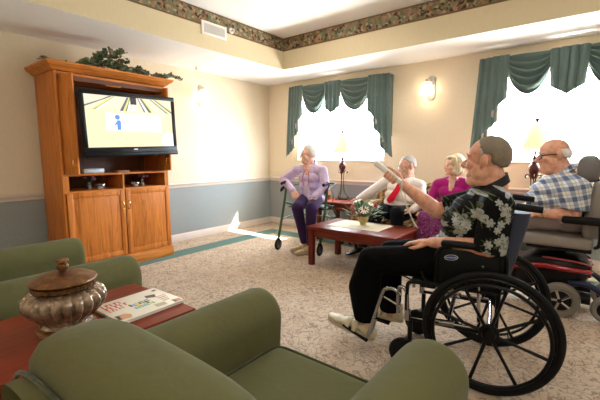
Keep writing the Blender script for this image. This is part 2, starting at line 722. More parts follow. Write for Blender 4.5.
CX, CY0, CY1 = .55, -3.60, -2.43            # front plane and the two sides
cab = thing('entertainment_center', 'tall honey oak television cabinet with crown moulding and double doors', 'cabinet', (.275, (CY0 + CY1) / 2, 0))


def cpart(n, mb, m=None, par=None, **k):
    return part(n, mb, m or m_oak, par or cab, world=True, **k)


cpart('side_panel', MB().box((.02, CY0, .0), (CX, CY0 + .022, 2.06), .003))
cpart('side_panel', MB().box((.02, CY1 - .022, .0), (CX, CY1, 2.06), .003))
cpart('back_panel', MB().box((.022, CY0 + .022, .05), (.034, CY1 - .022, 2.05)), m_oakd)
cpart('top_panel', MB().box((.02, CY0 + .022, 2.03), (CX - .002, CY1 - .022, 2.055)), m_oakh)
cpart('shelf', MB().box((.034, CY0 + .022, 1.035), (CX, CY1 - .022, 1.057), .003), m_oakh)
cpart('lower_shelf', MB().box((.034, CY0 + .022, .858), (CX + .002, CY1 - .022, .880), .003), m_oakh)
cpart('cubby_divider', MB().box((.034, -3.001, .880), (CX, -2.979, 1.035), .002))
for (ya, yb, za, zb, mm) in ((CY0 + .022, CY0 + .06, .88, 1.035, m_oak), (CY1 - .05, CY1 - .022, .88, 1.035, m_oak)):
    cpart('face_frame', MB().box((CX - .02, ya, za), (CX, yb, zb)), mm)
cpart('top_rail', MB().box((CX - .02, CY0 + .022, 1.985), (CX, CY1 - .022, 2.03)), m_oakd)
cpart('plinth', MB().box((.02, CY0 - .004, 0), (CX + .034, CY1 + .012, .095), .004).prism([(CX + .034, .095), (CX + .03, .112), (CX + .008, .128), (.02, .128), (.02, .095)], 1, CY0 + .0, CY1 + .006), m_oakh)
b = MB()
# crown moulding: profile swept round left, front and right side with mitred corners
prof = [(0, 2.062), (.010, 2.062), (.014, 2.066), (.022, 2.070), (.030, 2.078), (.048, 2.096), (.066, 2.104), (.072, 2.118), (.080, 2.124), (.080, 2.140), (0, 2.140)]
rs = []
for (x, y, dx, dy) in ((.02, CY0, 0, -1), (CX, CY0, 1, -1), (CX, CY1, 1, 1), (.02, CY1, 0, 1)):
    rs.append([(x + dx * p[0], y + dy * p[0], p[1]) for p in prof])
b.rings(rs)
b.box((.03, CY0 + .002, 2.10), (CX - .002, CY1 - .002, 2.136))
cpart('crown_moulding', b, m_oakh, ang=30)


def door_mesh(y0, y1, z0, z1, x, th=.02):
    """stile-and-rail door with a raised panel, front face at x+th"""
    b = MB()
    st = .055
    b.box((x, y0, z0), (x + th, y0 + st, z1), .003)
    b.box((x, y1 - st, z0), (x + th, y1, z1), .003)
    b.box((x, y0 + st, z0), (x + th, y1 - st, z0 + st), .003)
    b.box((x, y0 + st, z1 - st), (x + th, y1 - st, z1), .003)
    return b


def panel_mesh(y0, y1, z0, z1, x, th=.02):
    st, sl = .055, .028
    o_ = [(x + th * .45, y0 + st, z0 + st), (x + th * .45, y1 - st, z0 + st), (x + th * .45, y1 - st, z1 - st), (x + th * .45, y0 + st, z1 - st)]
    i_ = [(x + th * .95, y0 + st + sl, z0 + st + sl), (x + th * .95, y1 - st - sl, z0 + st + sl), (x + th * .95, y1 - st - sl, z1 - st - sl), (x + th * .95, y0 + st + sl, z1 - st - sl)]
    bk = [(x + .003, p[1], p[2]) for p in o_]
    return MB().rings([bk, o_, i_])


def pull(mb, p, axis=(1, 0, 0), L=.075):
    """bow handle, vertical; axis points away from the door"""
    p, a = V(p), V(axis)
    z = V((0, 0, 1))
    mb.tube(spline([p - z * L / 2, p - z * L / 2 + a * .018, p - z * L / 4 + a * .026, p + z * L / 4 + a * .026, p + z * L / 2 + a * .018, p + z * L / 2], 5), .0045, 8)
    mb.ell(p - z * L / 2, (.008, .008, .011)).ell(p + z * L / 2, (.008, .008, .011))
    return mb


for (ya, yb, hy) in ((CY0 + .026, -2.992, -3.02), (-2.982, CY1 - .006, -2.952)):
    d = cpart('door', door_mesh(ya, yb, .130, .866, CX))
    cpart('door_panel', panel_mesh(ya, yb, .130, .866, CX), m_oak, d)
    cpart('handle', pull(MB(), (CX + .02, hy, .69)), m_brass, d)
# retractable upper doors stand out from the cabinet, edge on
for (yy, x1, sgn) in ((-3.568, .715, -1), (CY1 - .042, .665, -1)):
    q = Matrix.Translation((.52, yy, 0)) @ Matrix.Rotation(radians(19 if yy < -3 else 0), 4, 'Z') @ Matrix.Translation((-.52, -yy, 0))

    def turn(mb):
        me_ = mb.mesh()
        me_.transform(q)
        return me_
    b = MB().box((.44, yy, 1.062), (x1, yy + .02, 2.03), .003)
    d = cpart('pocket_door', turn(b), m_oak)
    b = MB()
    for yq, s2 in ((yy, -1), (yy + .02, 1)):
        b.rings([[(.45, yq, 1.13), (x1 - .055, yq, 1.13), (x1 - .055, yq, 1.965), (.45, yq, 1.965)], [(.45, yq + s2 * .003, 1.13), (x1 - .055, yq + s2 * .003, 1.13), (x1 - .055, yq + s2 * .003, 1.965), (.45, yq + s2 * .003, 1.965)], [(.47, yq + s2 * .006, 1.15), (x1 - .075, yq + s2 * .006, 1.15), (x1 - .075, yq + s2 * .006, 1.945), (.47, yq + s2 * .006, 1.945)]])
    cpart('door_panel', turn(b), m_oak, d)
    cpart('handle', turn(pull(MB(), (x1 - .028, yy if sgn < 0 else yy + .02, 1.17), (0, sgn, 0))), m_brass, d)
cpart('catch_block', MB().box((CX - .02, -3.12, 1.972), (CX + .012, -2.96, 1.986), .003), m_oakh)

# ------------------------------------------------------------------ television
m_screen = plain('screen_surround', C8(8, 8, 9), .12, var=.05)


def scr(name, r, g, b_, s=1.15):
    m_ = emit(name, C8(r, g, b_), s * .78)
    m_.node_tree.nodes['Principled BSDF'].inputs['Base Color'].default_value = (.01, .01, .01, 1)
    return m_


tvL, tvR = V((.79, -3.468, 0)), V((.735, -2.405, 0))
d = (tvR - tvL)
tvw = d.length
tv = thing('television', 'black flat television showing a bowling game in front of the oak cabinet', 'television', ((tvL.x + tvR.x) / 2, (tvL.y + tvR.y) / 2, 1.25), math.atan2(d.y, d.x) - pi / 2)
roll = radians(1.9)
RM = Matrix.Rotation(roll, 4, 'X')
# local: y along the screen, x towards the viewer, z up
H = .648


def tvp(n, mb, m, par=None, **k):
    me = mb.mesh(n)
    me.transform(RM)
    return part(n, me, m, par or tv, **k)


hw = tvw / 2
b = MB()
bz, bb = .045, .088
for lo, hi in (((-.045, -hw, 0), (.0, hw, bb)), ((-.045, -hw, H - bz), (.0, hw, H)), ((-.045, -hw, bb), (.0, -hw + bz, H - bz)), ((-.045, hw - bz, bb), (.0, hw, H - bz))):
    b.box(lo, hi, .006)
tvp('bezel', b, m_black)
tvp('speaker_bar', MB().box((-.05, -hw + .0, -.012), (.012, hw + .0, .034), .008), m_black)
tvp('rear_housing', MB().box((-.10, -hw + .12, .06), (-.046, hw - .12, H - .04), .02), m_blackm)
tvp('badge', MB().prism(rrect(0, .062, .022, .007, .003), 0, .0005, .002), m_nickel)
tvp('wall_bracket', MB().box((-.66, -.05, .25), (-.10, .05, .33), .01), m_blackm)
y0, y1, z0, z1 = -hw + bz, hw - bz, bb, H - bz
sw, sh = y1 - y0, z1 - z0
sc = tvp('screen', MB().box((-.02, y0 - .004, z0 - .004), (-.008, y1 + .004, z1 + .004)), scr('screen_cream', 253, 231, 184, 1.12))


def quad(pts, x, mat, n='screen_picture'):
    """picture element on the screen in screen fractions (u right, v up)"""
    P = [(x, y0 + u * sw, z0 + v * sh) for u, v in pts]
    Q = [(x + .0008, p[1], p[2]) for p in P]
    return tvp(n, MB().rings([P, Q]), mat, sc)


m_s1, m_s2, m_s3 = scr('screen_white', 255, 255, 255, 1.3), scr('screen_grey', 92, 96, 104), scr('screen_yellow', 232, 226, 130)
quad([(0, .74), (1, .66), (1, 1), (0, 1)], -.0078, scr('screen_tan', 240, 226, 200, 1.1), 'lane_area')
for (u0, u1, w0, w1) in ((.26, -.02, .03, .05), (.31, .08, .012, .02), (.45, .36, .02, .035), (.48, .42, .012, .02), (.57, .64, .012, .02), (.60, .70, .02, .035), (.72, .93, .014, .022), (.77, 1.0, .018, .03)):
    quad([(u0, .995), (u0 + w0, .995), (u1 + w1, .72), (u1, .72)] if u1 > 0 else [(u0, .995), (u0 + w0, .995), (.0, .80), (.0, .77)], -.0070, m_s2, 'lane_gutter')
    quad([(u0 + w0, .995), (u0 + 1.9 * w0, .995), (max(u1, 0) + 1.9 * w1, .72), (max(u1, 0) + w1, .72)], -.0070, m_s3 if w0 > .013 else m_s1, 'lane_stripe')
quad([(.485, .86), (.555, .86), (.555, 1), (.485, 1)], -.0060, scr('screen_black', 40, 40, 44), 'pin_machine')
quad([(.505, .74), (.535, .74), (.53, .86), (.51, .86)], -.0062, m_s1, 'bowling_pins')
quad([(.20, .33), (.85, .30), (.85, .66), (.20, .67)], -.0066, m_s1, 'message_panel')
m_sb = scr('screen_blue', 96, 150, 232, 1.0)
u, v = .325, .59
quad([(u + .028 * cos(a), v + .05 * sin(a)) for a in [2 * pi * i / 16 for i in range(16)]], -.0056, m_sb, 'figure_pictogram')
quad([(.315, .34), (.355, .34), (.36, .50), (.35, .53), (.325, .535), (.30, .47), (.285, .44), (.293, .425), (.316, .455)], -.0056, m_sb, 'figure_pictogram')
for k, (a, c) in enumerate(((.48, .78), (.48, .80), (.48, .76))):
    quad([(a, .555 - k * .065), (c, .553 - k * .065), (c, .568 - k * .065), (a, .57 - k * .065)], -.0058, scr('screen_pale_grey', 205, 212, 220, 1.1) if k == 0 else bpy.data.materials['screen_pale_grey'], 'text_line')
quad([(.88, .0), (1.0, .0), (1.0, .27), (.93, .31), (.85, .22), (.84, .12)], -.0060, m_s1, 'hand_pointer')

# ------------------------------------------------------------------ things in and on the cabinet
m_silver = plain('silver_plastic', C8(196, 198, 202), .35, .3, var=.04)
t = thing('set_top_box', 'silver set-top box on the cabinet shelf below the television', 'media box', (.43, -3.27, 1.058))
part('case', MB().box((-.10, -.115, 0), (.10, .09, .05), .006), m_silver, t)
part('front_panel', MB().box((.1005, -.09, .012), (.104, .07, .036), .002), plain('box_front', C8(230, 232, 236), .3), t)
solo('wooden_box', MB().box((.42, -3.03, 1.058), (.52, -2.90, 1.078), .004), woodm('tan_box', C8(176, 120, 84), C8(150, 96, 64), 'Y'), 'flat tan box lying at the middle of the cabinet shelf under the television', 'box')
m_vglass = glassy('vase_glass', (.86, .9, .9, 1), .16)
m_stem = plain('dark_stem', C8(64, 78, 50), .7)
m_mauve = plain('mauve_petal', C8(150, 96, 130), .7)
m_pebble = plain('white_pebbles', C8(206, 206, 200), .5, scale=60, var=.3)


def vase(x, y, r, h, label, sprig, sq):
    t = thing('glass_vase', label, 'vase', (x, y, .881), 0, 'small glass vases in the cabinet cubbies')
    if sq:
        b = MB().box((-r, -r, 0), (r, r, h), .004)
    else:
        b = MB().lathe([(r, 0), (r, h), (r - .004, h), (r - .004, .006)], 20)
    part('glass', b, m_vglass, t)
    part('filling', MB().lathe([(r * .7, .006), (r * .8, h * .3), (r * .6, h * .5)], 12), m_pebble, t)
    if sprig:
        st, fl = MB(), MB()
        for i in range(6):
            a = random.uniform(0, 2 * pi)
            q = (.05 * cos(a), .05 * sin(a) , h + random.uniform(.03, .06))
            st.tube(spline([(0, 0, .01), (q[0] * .3, q[1] * .3, h * .8), q], 4), .002, 5)
            for j in range(4):
                fl.ell((q[0] + random.uniform(-.012, .012), q[1] + random.uniform(-.012, .012), q[2] + random.uniform(-.015, .01)), (.008, .008, .008), n=8, m=6)
        part('stem', st, m_stem, t)
        part('blossom', fl, m_mauve, t)


vase(.43, -3.30, .022, .085, 'slim glass vase with a mauve sprig in the left cabinet cubby', True, False)
vase(.45, -3.20, .036, .058, 'square glass vase without tall flowers in the left cabinet cubby', False, True)
vase(.43, -2.70, .022, .085, 'slim glass vase with a mauve sprig in the right cabinet cubby', True, False)
vase(.45, -2.80, .034, .055, 'square glass vase without tall flowers in the right cabinet cubby', False, True)

# ivy garland on the cabinet top
s = NT('ivy_leaf')
o = s.co()
strand_top = 0
m_ivy = s.set(s.ramp(s.n('TexVoronoi', {'Vector': o, 'Scale': 26}).outputs['Color'], [(.0, C8(44, 66, 42)), (.4, C8(76, 98, 62)), (.65, C8(112, 122, 90)), (1, C8(130, 84, 72))]), .55, 0, .4)
m_vine = plain('ivy_vine', C8(80, 60, 40), .8)
t = thing('ivy_garland', 'trailing green and bronze artificial ivy lying along the cabinet top', 'artificial plant', (.45, -2.95, 2.141))
vine, leaf = MB(), MB()


def ivyleaf(p, s_, nrm, tw):
    n = V(nrm).normalized()
    q = V((0, 0, 1)).rotation_difference(n).to_matrix() @ Matrix.Rotation(tw, 3, 'Z')
    out = [(0, -.45), (.35, -.55), (.55, -.15), (.30, .05), (.28, .45), (0, .75), (-.28, .45), (-.30, .05), (-.55, -.15), (-.35, -.55)]
    vs = [(0, 0, .06)] + [(a, c, -.08 * abs(a) - .05 * c) for a, c in out]
    vs = [V(p) + q @ (V(v) * s_) for v in vs]
    leaf.raw(vs, [(0, i, i % 10 + 1) for i in range(1, 11)])


def strand(pts, nl, sz, spread):
    P = spline(pts, 8)
    vine.tube(P, .0035, 6)
    for i in range(nl):
        p = P[random.randrange(len(P))] + V((random.gauss(0, spread), random.gauss(0, spread), abs(random.gauss(0, spread * .8)) + .008))
        ivyleaf(p, sz * random.uniform(.7, 1.45), (random.gauss(.6, .5), random.gauss(-.4, .5), random.gauss(.5, .5)), random.uniform(0, 6.28))


strand([(.50, -3.34, 2.16), (.50, -3.26, 2.17), (.52, -3.2, 2.15), (.52, -3.05, 2.18), (.5, -2.9, 2.17), (.52, -2.75, 2.16), (.5, -2.6, 2.16)], 170, .036, .024)
strand([(.48, -3.2, 2.17), (.46, -3.15, 2.24), (.46, -3.1, 2.28), (.48, -3.0, 2.29), (.50, -2.94, 2.31)], 85, .036, .028)
strand([(.48, -3.15, 2.18), (.5, -3.05, 2.22), (.5, -2.95, 2.2), (.5, -2.86, 2.2)], 90, .036, .03)
strand([(.46, -3.12, 2.22), (.45, -3.09, 2.31), (.46, -3.03, 2.345)], 26, .036, .022)
strand([(.46, -3.0, 2.26), (.46, -2.97, 2.33), (.47, -2.92, 2.36), (.47, -2.88, 2.35)], 30, .036, .022)
strand([(.47, -2.95, 2.2), (.5, -2.9, 2.26), (.52, -2.86, 2.25)], 34, .034, .02)
strand([(.5, -2.8, 2.17), (.5, -2.7, 2.2), (.48, -2.62, 2.16)], 40, .034, .02)
strand([(.48, -2.52, 2.15), (.48, -2.45, 2.18), (.50, -2.38, 2.16)], 50, .034, .02)
strand([(.48, -2.42, 2.16), (.46, -2.3, 2.2), (.46, -2.22, 2.21), (.47, -2.14, 2.18)], 32, .034, .016)
strand([(.5, -3.62, 2.15), (.5, -3.66, 2.16), (.48, -3.70, 2.15)], 7, .026, .008)
strand([(.5, -3.50, 2.15), (.5, -3.46, 2.155)], 4, .022, .006)
part('vine', vine, m_vine, t, world=True)
part('foliage', leaf, m_ivy, t, world=True, ang=180)

# ------------------------------------------------------------------ green armchairs and the table between them
m_green = cloth('olive_upholstery', C8(97, 95, 62), .92, var=.12, wr=.2, sheen=.08, scale=5)
m_green2 = cloth('olive_seat_cloth', C8(97, 96, 64), .92, var=.12, wr=.15, sheen=.08, scale=5)
m_pipe = cloth('olive_piping', C8(72, 74, 50), .9)
m_leg = woodm('dark_leg_wood', C8(74, 38, 26), C8(52, 26, 18), 'Z')


def arm_mesh(cx, y0, y1, top=.65, hw_=.118, rad=.118):
    """upholstered arm: straight sides, half-round top; rings along y, drawn in at both ends"""
    rs = []
    n = 16
    for (y, k) in ((y0, .82), (y0 + .012, .93), (y0 + .035, .99), (y0 + .06, 1), (y1 - .05, 1), (y1 - .028, .985), (y1 - .010, .95), (y1 - .002, .90), (y1, .84)):
        ring = []
        zc = top - rad
        for i in range(n + 1):
            a = pi * i / n
            ring.append((cx + hw_ * k * cos(a), y, zc + (rad - (1 - k) * .12) * sin(a) - (1 - k) * .02))
        ring.append((cx - hw_ * k * .94, y, zc - .12))
        ring.append((cx - hw_ * k * .94, y, .13))
        ring.append((cx + hw_ * k * .94, y, .13))
        ring.append((cx + hw_ * k * .94, y, zc - .12))
        rs.append(ring)
    return MB().rings(rs)


def cushion(x0, x1, y0, y1, z0, z1, puff=.02):
    b = MB().box((x0, y0, z0), (x1, y1, z1), .05, 4)
    for v in b.bm.verts:
        fx = 1 - abs((v.co.x - (x0 + x1) / 2) / ((x1 - x0) / 2)) ** 2
        fy = 1 - abs((v.co.y - (y0 + y1) / 2) / ((y1 - y0) / 2)) ** 2
        if v.co.z > (z0 + z1) / 2:
            v.co.z += puff * max(fx, 0) * max(fy, 0)
    me = b.mesh()
    return evald(me, [('SUBSURF', dict(levels=2, render_levels=2))])


def armchair(loc, label):
    """local: facing +y, front of the arms at y=0, back rear at y=-.97"""
    t = thing('armchair', label, 'armchair', loc, 0, 'olive green armchairs')
    for sx in (-1, 1):
        part('arm', arm_mesh(sx * .39, -.86, 0), m_green, t, ang=55)
    me = cushion(-.268, .268, -.80, -.045, .285, .445, .012)
    sc_ = part('seat_cushion', me, m_green2, t, ang=80)
    b = MB()
    for z in (.315, .425):
        b.tube([V((p[0], p[1], z)) for p in rrect(0, -.42, .266, .374, .05)], .006, 8, closed=True)
    part('piping', b, m_pipe, sc_)
    part('front_rail', MB().box((-.27, -.8, .13), (.27, -.03, .283), .02, 3), m_green, t)
    # back: rounded slab with a slight rake
    def slab(hx, z0, z1, y0, y1, r):
        rs = []
        pr = rrect(0, 0, 1, 1, .0001, 1)
        out = []
        m = 24
        for (yy, k) in ((y0, .80), (y0 + .01, .90), (y0 + .04, .975), (y0 + .08, 1), (y1 - .06, 1), (y1 - .03, .98), (y1 - .008, .93), (y1, .84)):
            ring = []
            top = z1 - (1 - k) * .30
            hh = hx - (1 - k) * .30
            for i in range(m + 1):
                a = pi * i / m
                ca, sa = cos(a), sin(a)
                ex = .55
                ring.append((hh * (abs(ca) ** ex) * (1 if ca >= 0 else -1), yy, top - r + r * (sa ** ex)))
            ring.append((-hh, yy, z0))
            ring.append((hh, yy, z0))
            rs.append([(x, y - (z - .3) * .10, z) for x, y, z in ring])
        return MB().rings(rs)
    part('backrest', slab(.392, .25, .822, -.885, -.66, .20), m_green, t, ang=60)
    part('outer_back', slab(.394, .13, .735, -.905, -.875, .2), m_green, t, ang=60)
    b = MB()
    P = []
    for i in range(25):
        a = pi * i / 24
        P.append((.390 * (abs(cos(a)) ** .55) * (1 if cos(a) >= 0 else -1), -.895 - .045, .575 + .17 * (sin(a) ** .55)))
    part('welt', MB().tube(P, .006, 8), m_pipe, t)
    for sx in (-1, 1):
        for y in (-.06, -.84):
            part('leg', MB().tube([(sx * .44, y, 0), (sx * .44, y, .13)], [.018, .028], 12), m_leg, t)
    return t


armchair((3.90, -3.835, 0), 'olive green upholstered armchair nearest the picture bottom, right of the red table')
armchair((2.10, -3.925, 0), 'olive green upholstered armchair half out of frame left of the red table')

m_cherry = woodm('red_cherry', C8(122, 47, 27), C8(88, 31, 18), 'Y', .32, spec=.22)
m_cherryz = woodm('red_cherry_leg', C8(104, 36, 22), C8(76, 26, 15), 'Z', .35, spec=.25)
m_cherryx = woodm('red_cherry_x', C8(112, 43, 26), C8(80, 28, 17), 'X', .32, spec=.22)


def table(name, x0, x1, y0, y1, h, label, cat, top=.03, leg=.055, inset=.02, apron=.09, mt=None, shelf=False, group=None):
    t = thing(name, label, cat, ((x0 + x1) / 2, (y0 + y1) / 2, 0), 0, group)
    part('tabletop', MB().box((x0, y0, h - top), (x1, y1, h), .006, 3), mt or m_cherry, t, world=True)
    a = MB()
    e = inset + leg * .3
    for lo, hi in (((x0 + e, y0 + e, h - top - apron), (x1 - e, y0 + e + .02, h - top)), ((x0 + e, y1 - e - .02, h - top - apron), (x1 - e, y1 - e, h - top)), ((x0 + e, y0 + e + .02, h - top - apron), (x0 + e + .02, y1 - e - .02, h - top)), ((x1 - e - .02, y0 + e + .02, h - top - apron), (x1 - e, y1 - e - .02, h - top))):
        a.box(lo, hi, .003)
    part('apron', a, m_cherryx if x1 - x0 > y1 - y0 else m_cherry, t, world=True)
    for x in (x0 + inset, x1 - inset - leg):
        for y in (y0 + inset, y1 - inset - leg):
            part('leg', MB().box((x, y, 0), (x + leg, y + leg, h - top), .004), m_cherryz, t, world=True)
    return t


table('side_table', 2.72, 3.27, -4.80, -4.035, .55, 'low red-brown wooden table between the two olive armchairs', 'table')
table('coffee_table', 2.17, 3.23, -1.745, -1.10, .45, 'long red-brown wooden coffee table in the middle of the group', 'coffee table', mt=m_cherryx, inset=.015, leg=.06)
table('end_table', 1.50, 2.14, -.66, -.06, .58, 'square red-brown end table under the window lamp beside the walker', 'end table', mt=m_cherryx, group='end tables under the window lamps')
table('end_table', 3.95, 4.42, -.62, -.08, .58, 'end table right of the sofa, hidden behind the men in wheelchairs', 'end table', mt=m_cherryx, group='end tables under the window lamps')

# urn
s = NT('pearly_glaze')
o = s.co()
m_glaze = s.set(s.ramp(s.noise(o, 22, 4, .6, 1), [(.3, C8(92, 72, 52)), (.5, C8(136, 112, 90)), (.7, C8(170, 146, 122))]), .16, .35, .6, **{'Coat Weight': .6, 'Coat Roughness': .08})
s = NT('aged_bronze')
o = s.co()
m_bronze = s.set(s.ramp(s.noise(o, 30, 4, .65), [(.3, C8(64, 40, 20)), (.55, C8(120, 78, 40)), (.75, C8(160, 112, 62))]), .38, .45, .5)
UR = (3.04, -4.485, .551)
t = thing('lidded_urn', 'bulbous ribbed ceramic urn with a bronze lid on the red table', 'urn', UR)
fl = lambda a, k: 1 + (.11 * (abs(cos(11 * a)) - .7) if 4 <= k <= 13 else 0)
part('body', MB().lathe([(.06, .030), (.085, .030), (.092, .036), (.082, .046), (.088, .054), (.108, .072), (.130, .094), (.142, .114), (.146, .130), (.143, .146), (.134, .158), (.120, .168), (.108, .172), (.104, .174), (.098, .176), (.05, .176)], 132, flute=fl), m_glaze, t, ang=60)
b = MB().lathe([(.06, .012), (.100, .012), (.106, .018), (.102, .026), (.092, .030), (.06, .030)], 48)
for a in (0.3, 1.87, 3.44, 5.01):
    b.ell((.095 * cos(a), .095 * sin(a), .012), (.018, .018, .012))
part('foot_ring', b, m_bronze, t)
lid = part('lid', MB().lathe([(.04, .178), (.098, .178), (.103, .184), (.098, .192), (.102, .200), (.112, .206), (.118, .210), (.116, .216), (.096, .226), (.066, .234), (.036, .240), (.01, .242)], 64), m_bronze, t)
part('beading', MB().lathe([(.099, .180), (.109, .184), (.109, .198), (.099, .202)], 120, flute=lambda a, k: 1 + (.035 * abs(sin(24 * a)) if k in (1, 2) else 0)), m_bronze, lid)
part('knob', MB().lathe([(.022, .236), (.014, .242), (.013, .248), (.019, .252), (.022, .262), (.019, .272), (.012, .276), (.013, .280), (.023, .284), (.022, .292), (.006, .296)], 28), m_bronze, lid)

# magazine
m_page = plain('page_edges', C8(226, 220, 206), .7)
s = NT('cover_paper')
o = s.co()
m_cover = s.set(s.mix(s.noise(o, 9, 2), C8(234, 226, 206), C8(246, 240, 226)), .28, 0, .5)
mag = thing('magazine', 'thick magazine with a cream cover and coloured print on the red table', 'magazine', (3.045, -4.185, .5505), radians(1.5))
part('page_block', MB().box((-.128, -.152, 0), (.128, .152, .0125)), m_page, mag)
cv = part('cover', MB().box((-.130, -.155, .0127), (.131, .155, .0142), .0006).box((-.131, -.155, 0.0005), (-.1285, .155, .0142)), m_cover, mag)
mk = lambda n, r, g, b_: plain(n, C8(r, g, b_), .35, var=.1, scale=80)
m_red, m_yel, m_blk, m_cy, m_gr, m_skinp, m_bro, m_pink = mk('ink_red', 214, 40, 56), mk('ink_yellow', 236, 206, 40), mk('ink_black', 40, 44, 58), mk('ink_blue', 84, 176, 218), mk('ink_green', 128, 182, 110), mk('ink_skin', 214, 158, 120), mk('ink_brown', 96, 74, 60), mk('ink_pink', 232, 150, 150)


def ink(poly, m, n='cover_print', z=.0143):
    part(n, MB().rings([[(x, y, z) for x, y in poly], [(x, y, z + .0003) for x, y in poly]]), m, cv)


def rect(x0, y0, x1, y1):
    return [(x0, y0), (x1, y0), (x1, y1), (x0, y1)]


# the magazine reads from the table's right end: text lines run along +x, top of the page at -y... rows follow y
def word(txt, x, y, size, m, rot=0, squeeze=1):
    me = text_mesh(txt, size, .0002)
    me.transform(Matrix.Translation((x, y, .0146)) @ Matrix.Rotation(rot, 4, 'Z') @ Matrix.Scale(squeeze, 4, (1, 0, 0)))
    part('cover_lettering', me, m, cv)


R90 = pi / 2
for i, (xx, L, h) in enumerate(((-.100, .095, .034), (-.062, .105, .032), (-.024, .075, .022))):
    for j in range(5):
        y = -.135 + j * L / 5
        ink(rect(xx, y + .002, xx + h, y + L / 5 * .42), m_red)
        if (i + j) % 2:
            ink(rect(xx, y + .002, xx + h * .3, y + L / 5 * .85), m_red)
for i in range(7):
    y = -.045 + i * .014
    ink([(-.02 + .008 * (i % 2), y), (.012 + .01 * (i % 3), y), (.012 + .01 * (i % 3), y + .011), (-.02 + .008 * (i % 2), y + .008)], (m_blk, m_cy, m_yel, m_blk, m_gr, m_blk, m_cy)[i])
    ink([(.03, y), (.055, y + .003), (.05, y + .012), (.03, y + .010)], (m_cy, m_gr, m_gr, m_cy, m_gr, m_yel, m_gr)[i])
ink([(.055, -.135), (.105, -.140), (.115, -.10), (.085, -.085), (.055, -.10)], m_skinp)
ink([(.05, -.142), (.10, -.149), (.108, -.136), (.06, -.128)], m_bro)
ink([(-.06, .06), (-.03, .052), (-.008, .09), (-.045, .105)], m_bro)
ink([(.07, .03), (.105, .025), (.112, .075), (.075, .08)], mk('ink_taupe', 190, 182, 150))
for i in range(4):
    ink(rect(-.01 + i * .022, .085, .0 + i * .022, .135 - i * .006), (m_pink, m_gr, m_pink, m_skinp)[i])
ink([(.085, .115), (.12, .112), (.124, .146), (.09, .149)], m_skinp)
ink([(.085, .112), (.12, .109), (.118, .12), (.088, .123)], m_bro)
ink(rect(.118, .148, .130, .1545), m_red)
ink(rect(.108, -.1545, .130, -.146), m_yel)
ink(rect(-.1, .12, -.085, .14), m_blk)
# ------------------------------------------------------------------ curtains
m_drape = cloth('green_drapery', C8(98, 116, 111), .8, var=.12, wr=.25, sheen=.4)
m_lining = cloth('cream_lining', C8(236, 216, 196), .85, var=.06, wr=.15, sheen=.1)
nt_ = m_lining.node_tree
tl_ = nt_.nodes.new('ShaderNodeBsdfTranslucent')
tl_.inputs[0].default_value = C8(236, 216, 196)
mx_ = nt_.nodes.new('ShaderNodeMixShader')
mx_.inputs[0].default_value = .45
nt_.links.new(nt_.nodes['Principled BSDF'].outputs[0], mx_.inputs[1])
nt_.links.new(tl_.outputs[0], mx_.inputs[2])
nt_.links.new(mx_.outputs[0], nt_.nodes['Material Output'].inputs[0])


def thick(mb, t=.004):
    me = mb.mesh()
    if sum(q.normal.y * q.area for q in me.polygons) > 0:
        me.flip_normals()
    me.materials.append(m_drape)
    me.materials.append(m_lining)
    r = evald(me, [('SOLIDIFY', dict(thickness=t, offset=0, material_offset=1, material_offset_rim=0))])
    return r


def jabot(xa, xb, za, zb, ztop, n, ybase):
    """pleated tail. xa = outer end, xb = inner end, hem climbs from za to zb; the pleats overlap towards the room"""
    path = []
    W_ = xb - xa
    w = W_ / (1 + (n - 1) * .42)
    y = ybase
    for k in range(n):
        x = xa + k * w * .42
        path += [(x + w * q_ / 12, y - .004 - .022 * (.5 - .5 * cos(2 * pi * 3 * q_ / 12))) for q_ in range(13)]
        y -= .010
        if k < n - 1:
            path += [(x + w * .97, y - .004), (x + w * .70, y - .008), (x + w * .42, y - .004)]
            y -= .010
    L = [0]
    for i in range(1, len(path)):
        L.append(L[-1] + (V(path[i]) - V(path[i - 1])).length)
    b = MB()
    m = 14
    vs, fs = [], []
    flare = .10 * (1 if W_ > 0 else -1)
    for i, (x, yy) in enumerate(path):
        zb_ = za + (zb - za) * L[i] / L[-1]
        for j in range(m + 1):
            v = j / m
            z = ztop + (zb_ - ztop) * v
            vs.append((x - flare * max(0, (ztop - z)) ** 1.3 * .55 * (1 - L[i] / L[-1]), yy - .010 * sin(v * 3) - (.008 if v > .02 else 0), z))
    for i in range(len(path) - 1):
        for j in range(m):
            a = i * (m + 1) + j
            f = (a, a + 1, a + m + 2, a + m + 1)
            fs.append(f)
    b.raw(vs, fs)
    bmesh.ops.recalc_face_normals(b.bm, faces=b.bm.faces)
    return b


def swag(xa, xb, ztop, drop, ybase, folds=5):
    nu, nv = 36, 44
    vs, fs = [], []
    for j in range(nv + 1):
        v = j / nv
        for i in range(nu + 1):
            u = i / nu
            s_ = 4 * u * (1 - u)
            sag = drop * (.04 + .96 * v) * (s_ ** .62) * (1 if v > 0 else 0)
            fold = sin(v * folds * 2 * pi + .6 * sin(u * pi * 2)) * (.25 + .75 * v ** .4)
            x = xa + (xb - xa) * u
            cx = (xa + xb) / 2
            x = cx + (x - cx) * (1 - .05 * v)
            y = ybase - .010 - .034 * (1 + fold) * (s_ ** .5) - .02 * v * s_ - .012 * v
            z = ztop - .02 * v - sag + .016 * fold * s_
            vs.append((x, y, z))
    for j in range(nv):
        for i in range(nu):
            a = j * (nu + 1) + i
            fs.append((a, a + 1, a + nu + 2, a + nu + 1))
    return MB().raw(vs, fs)


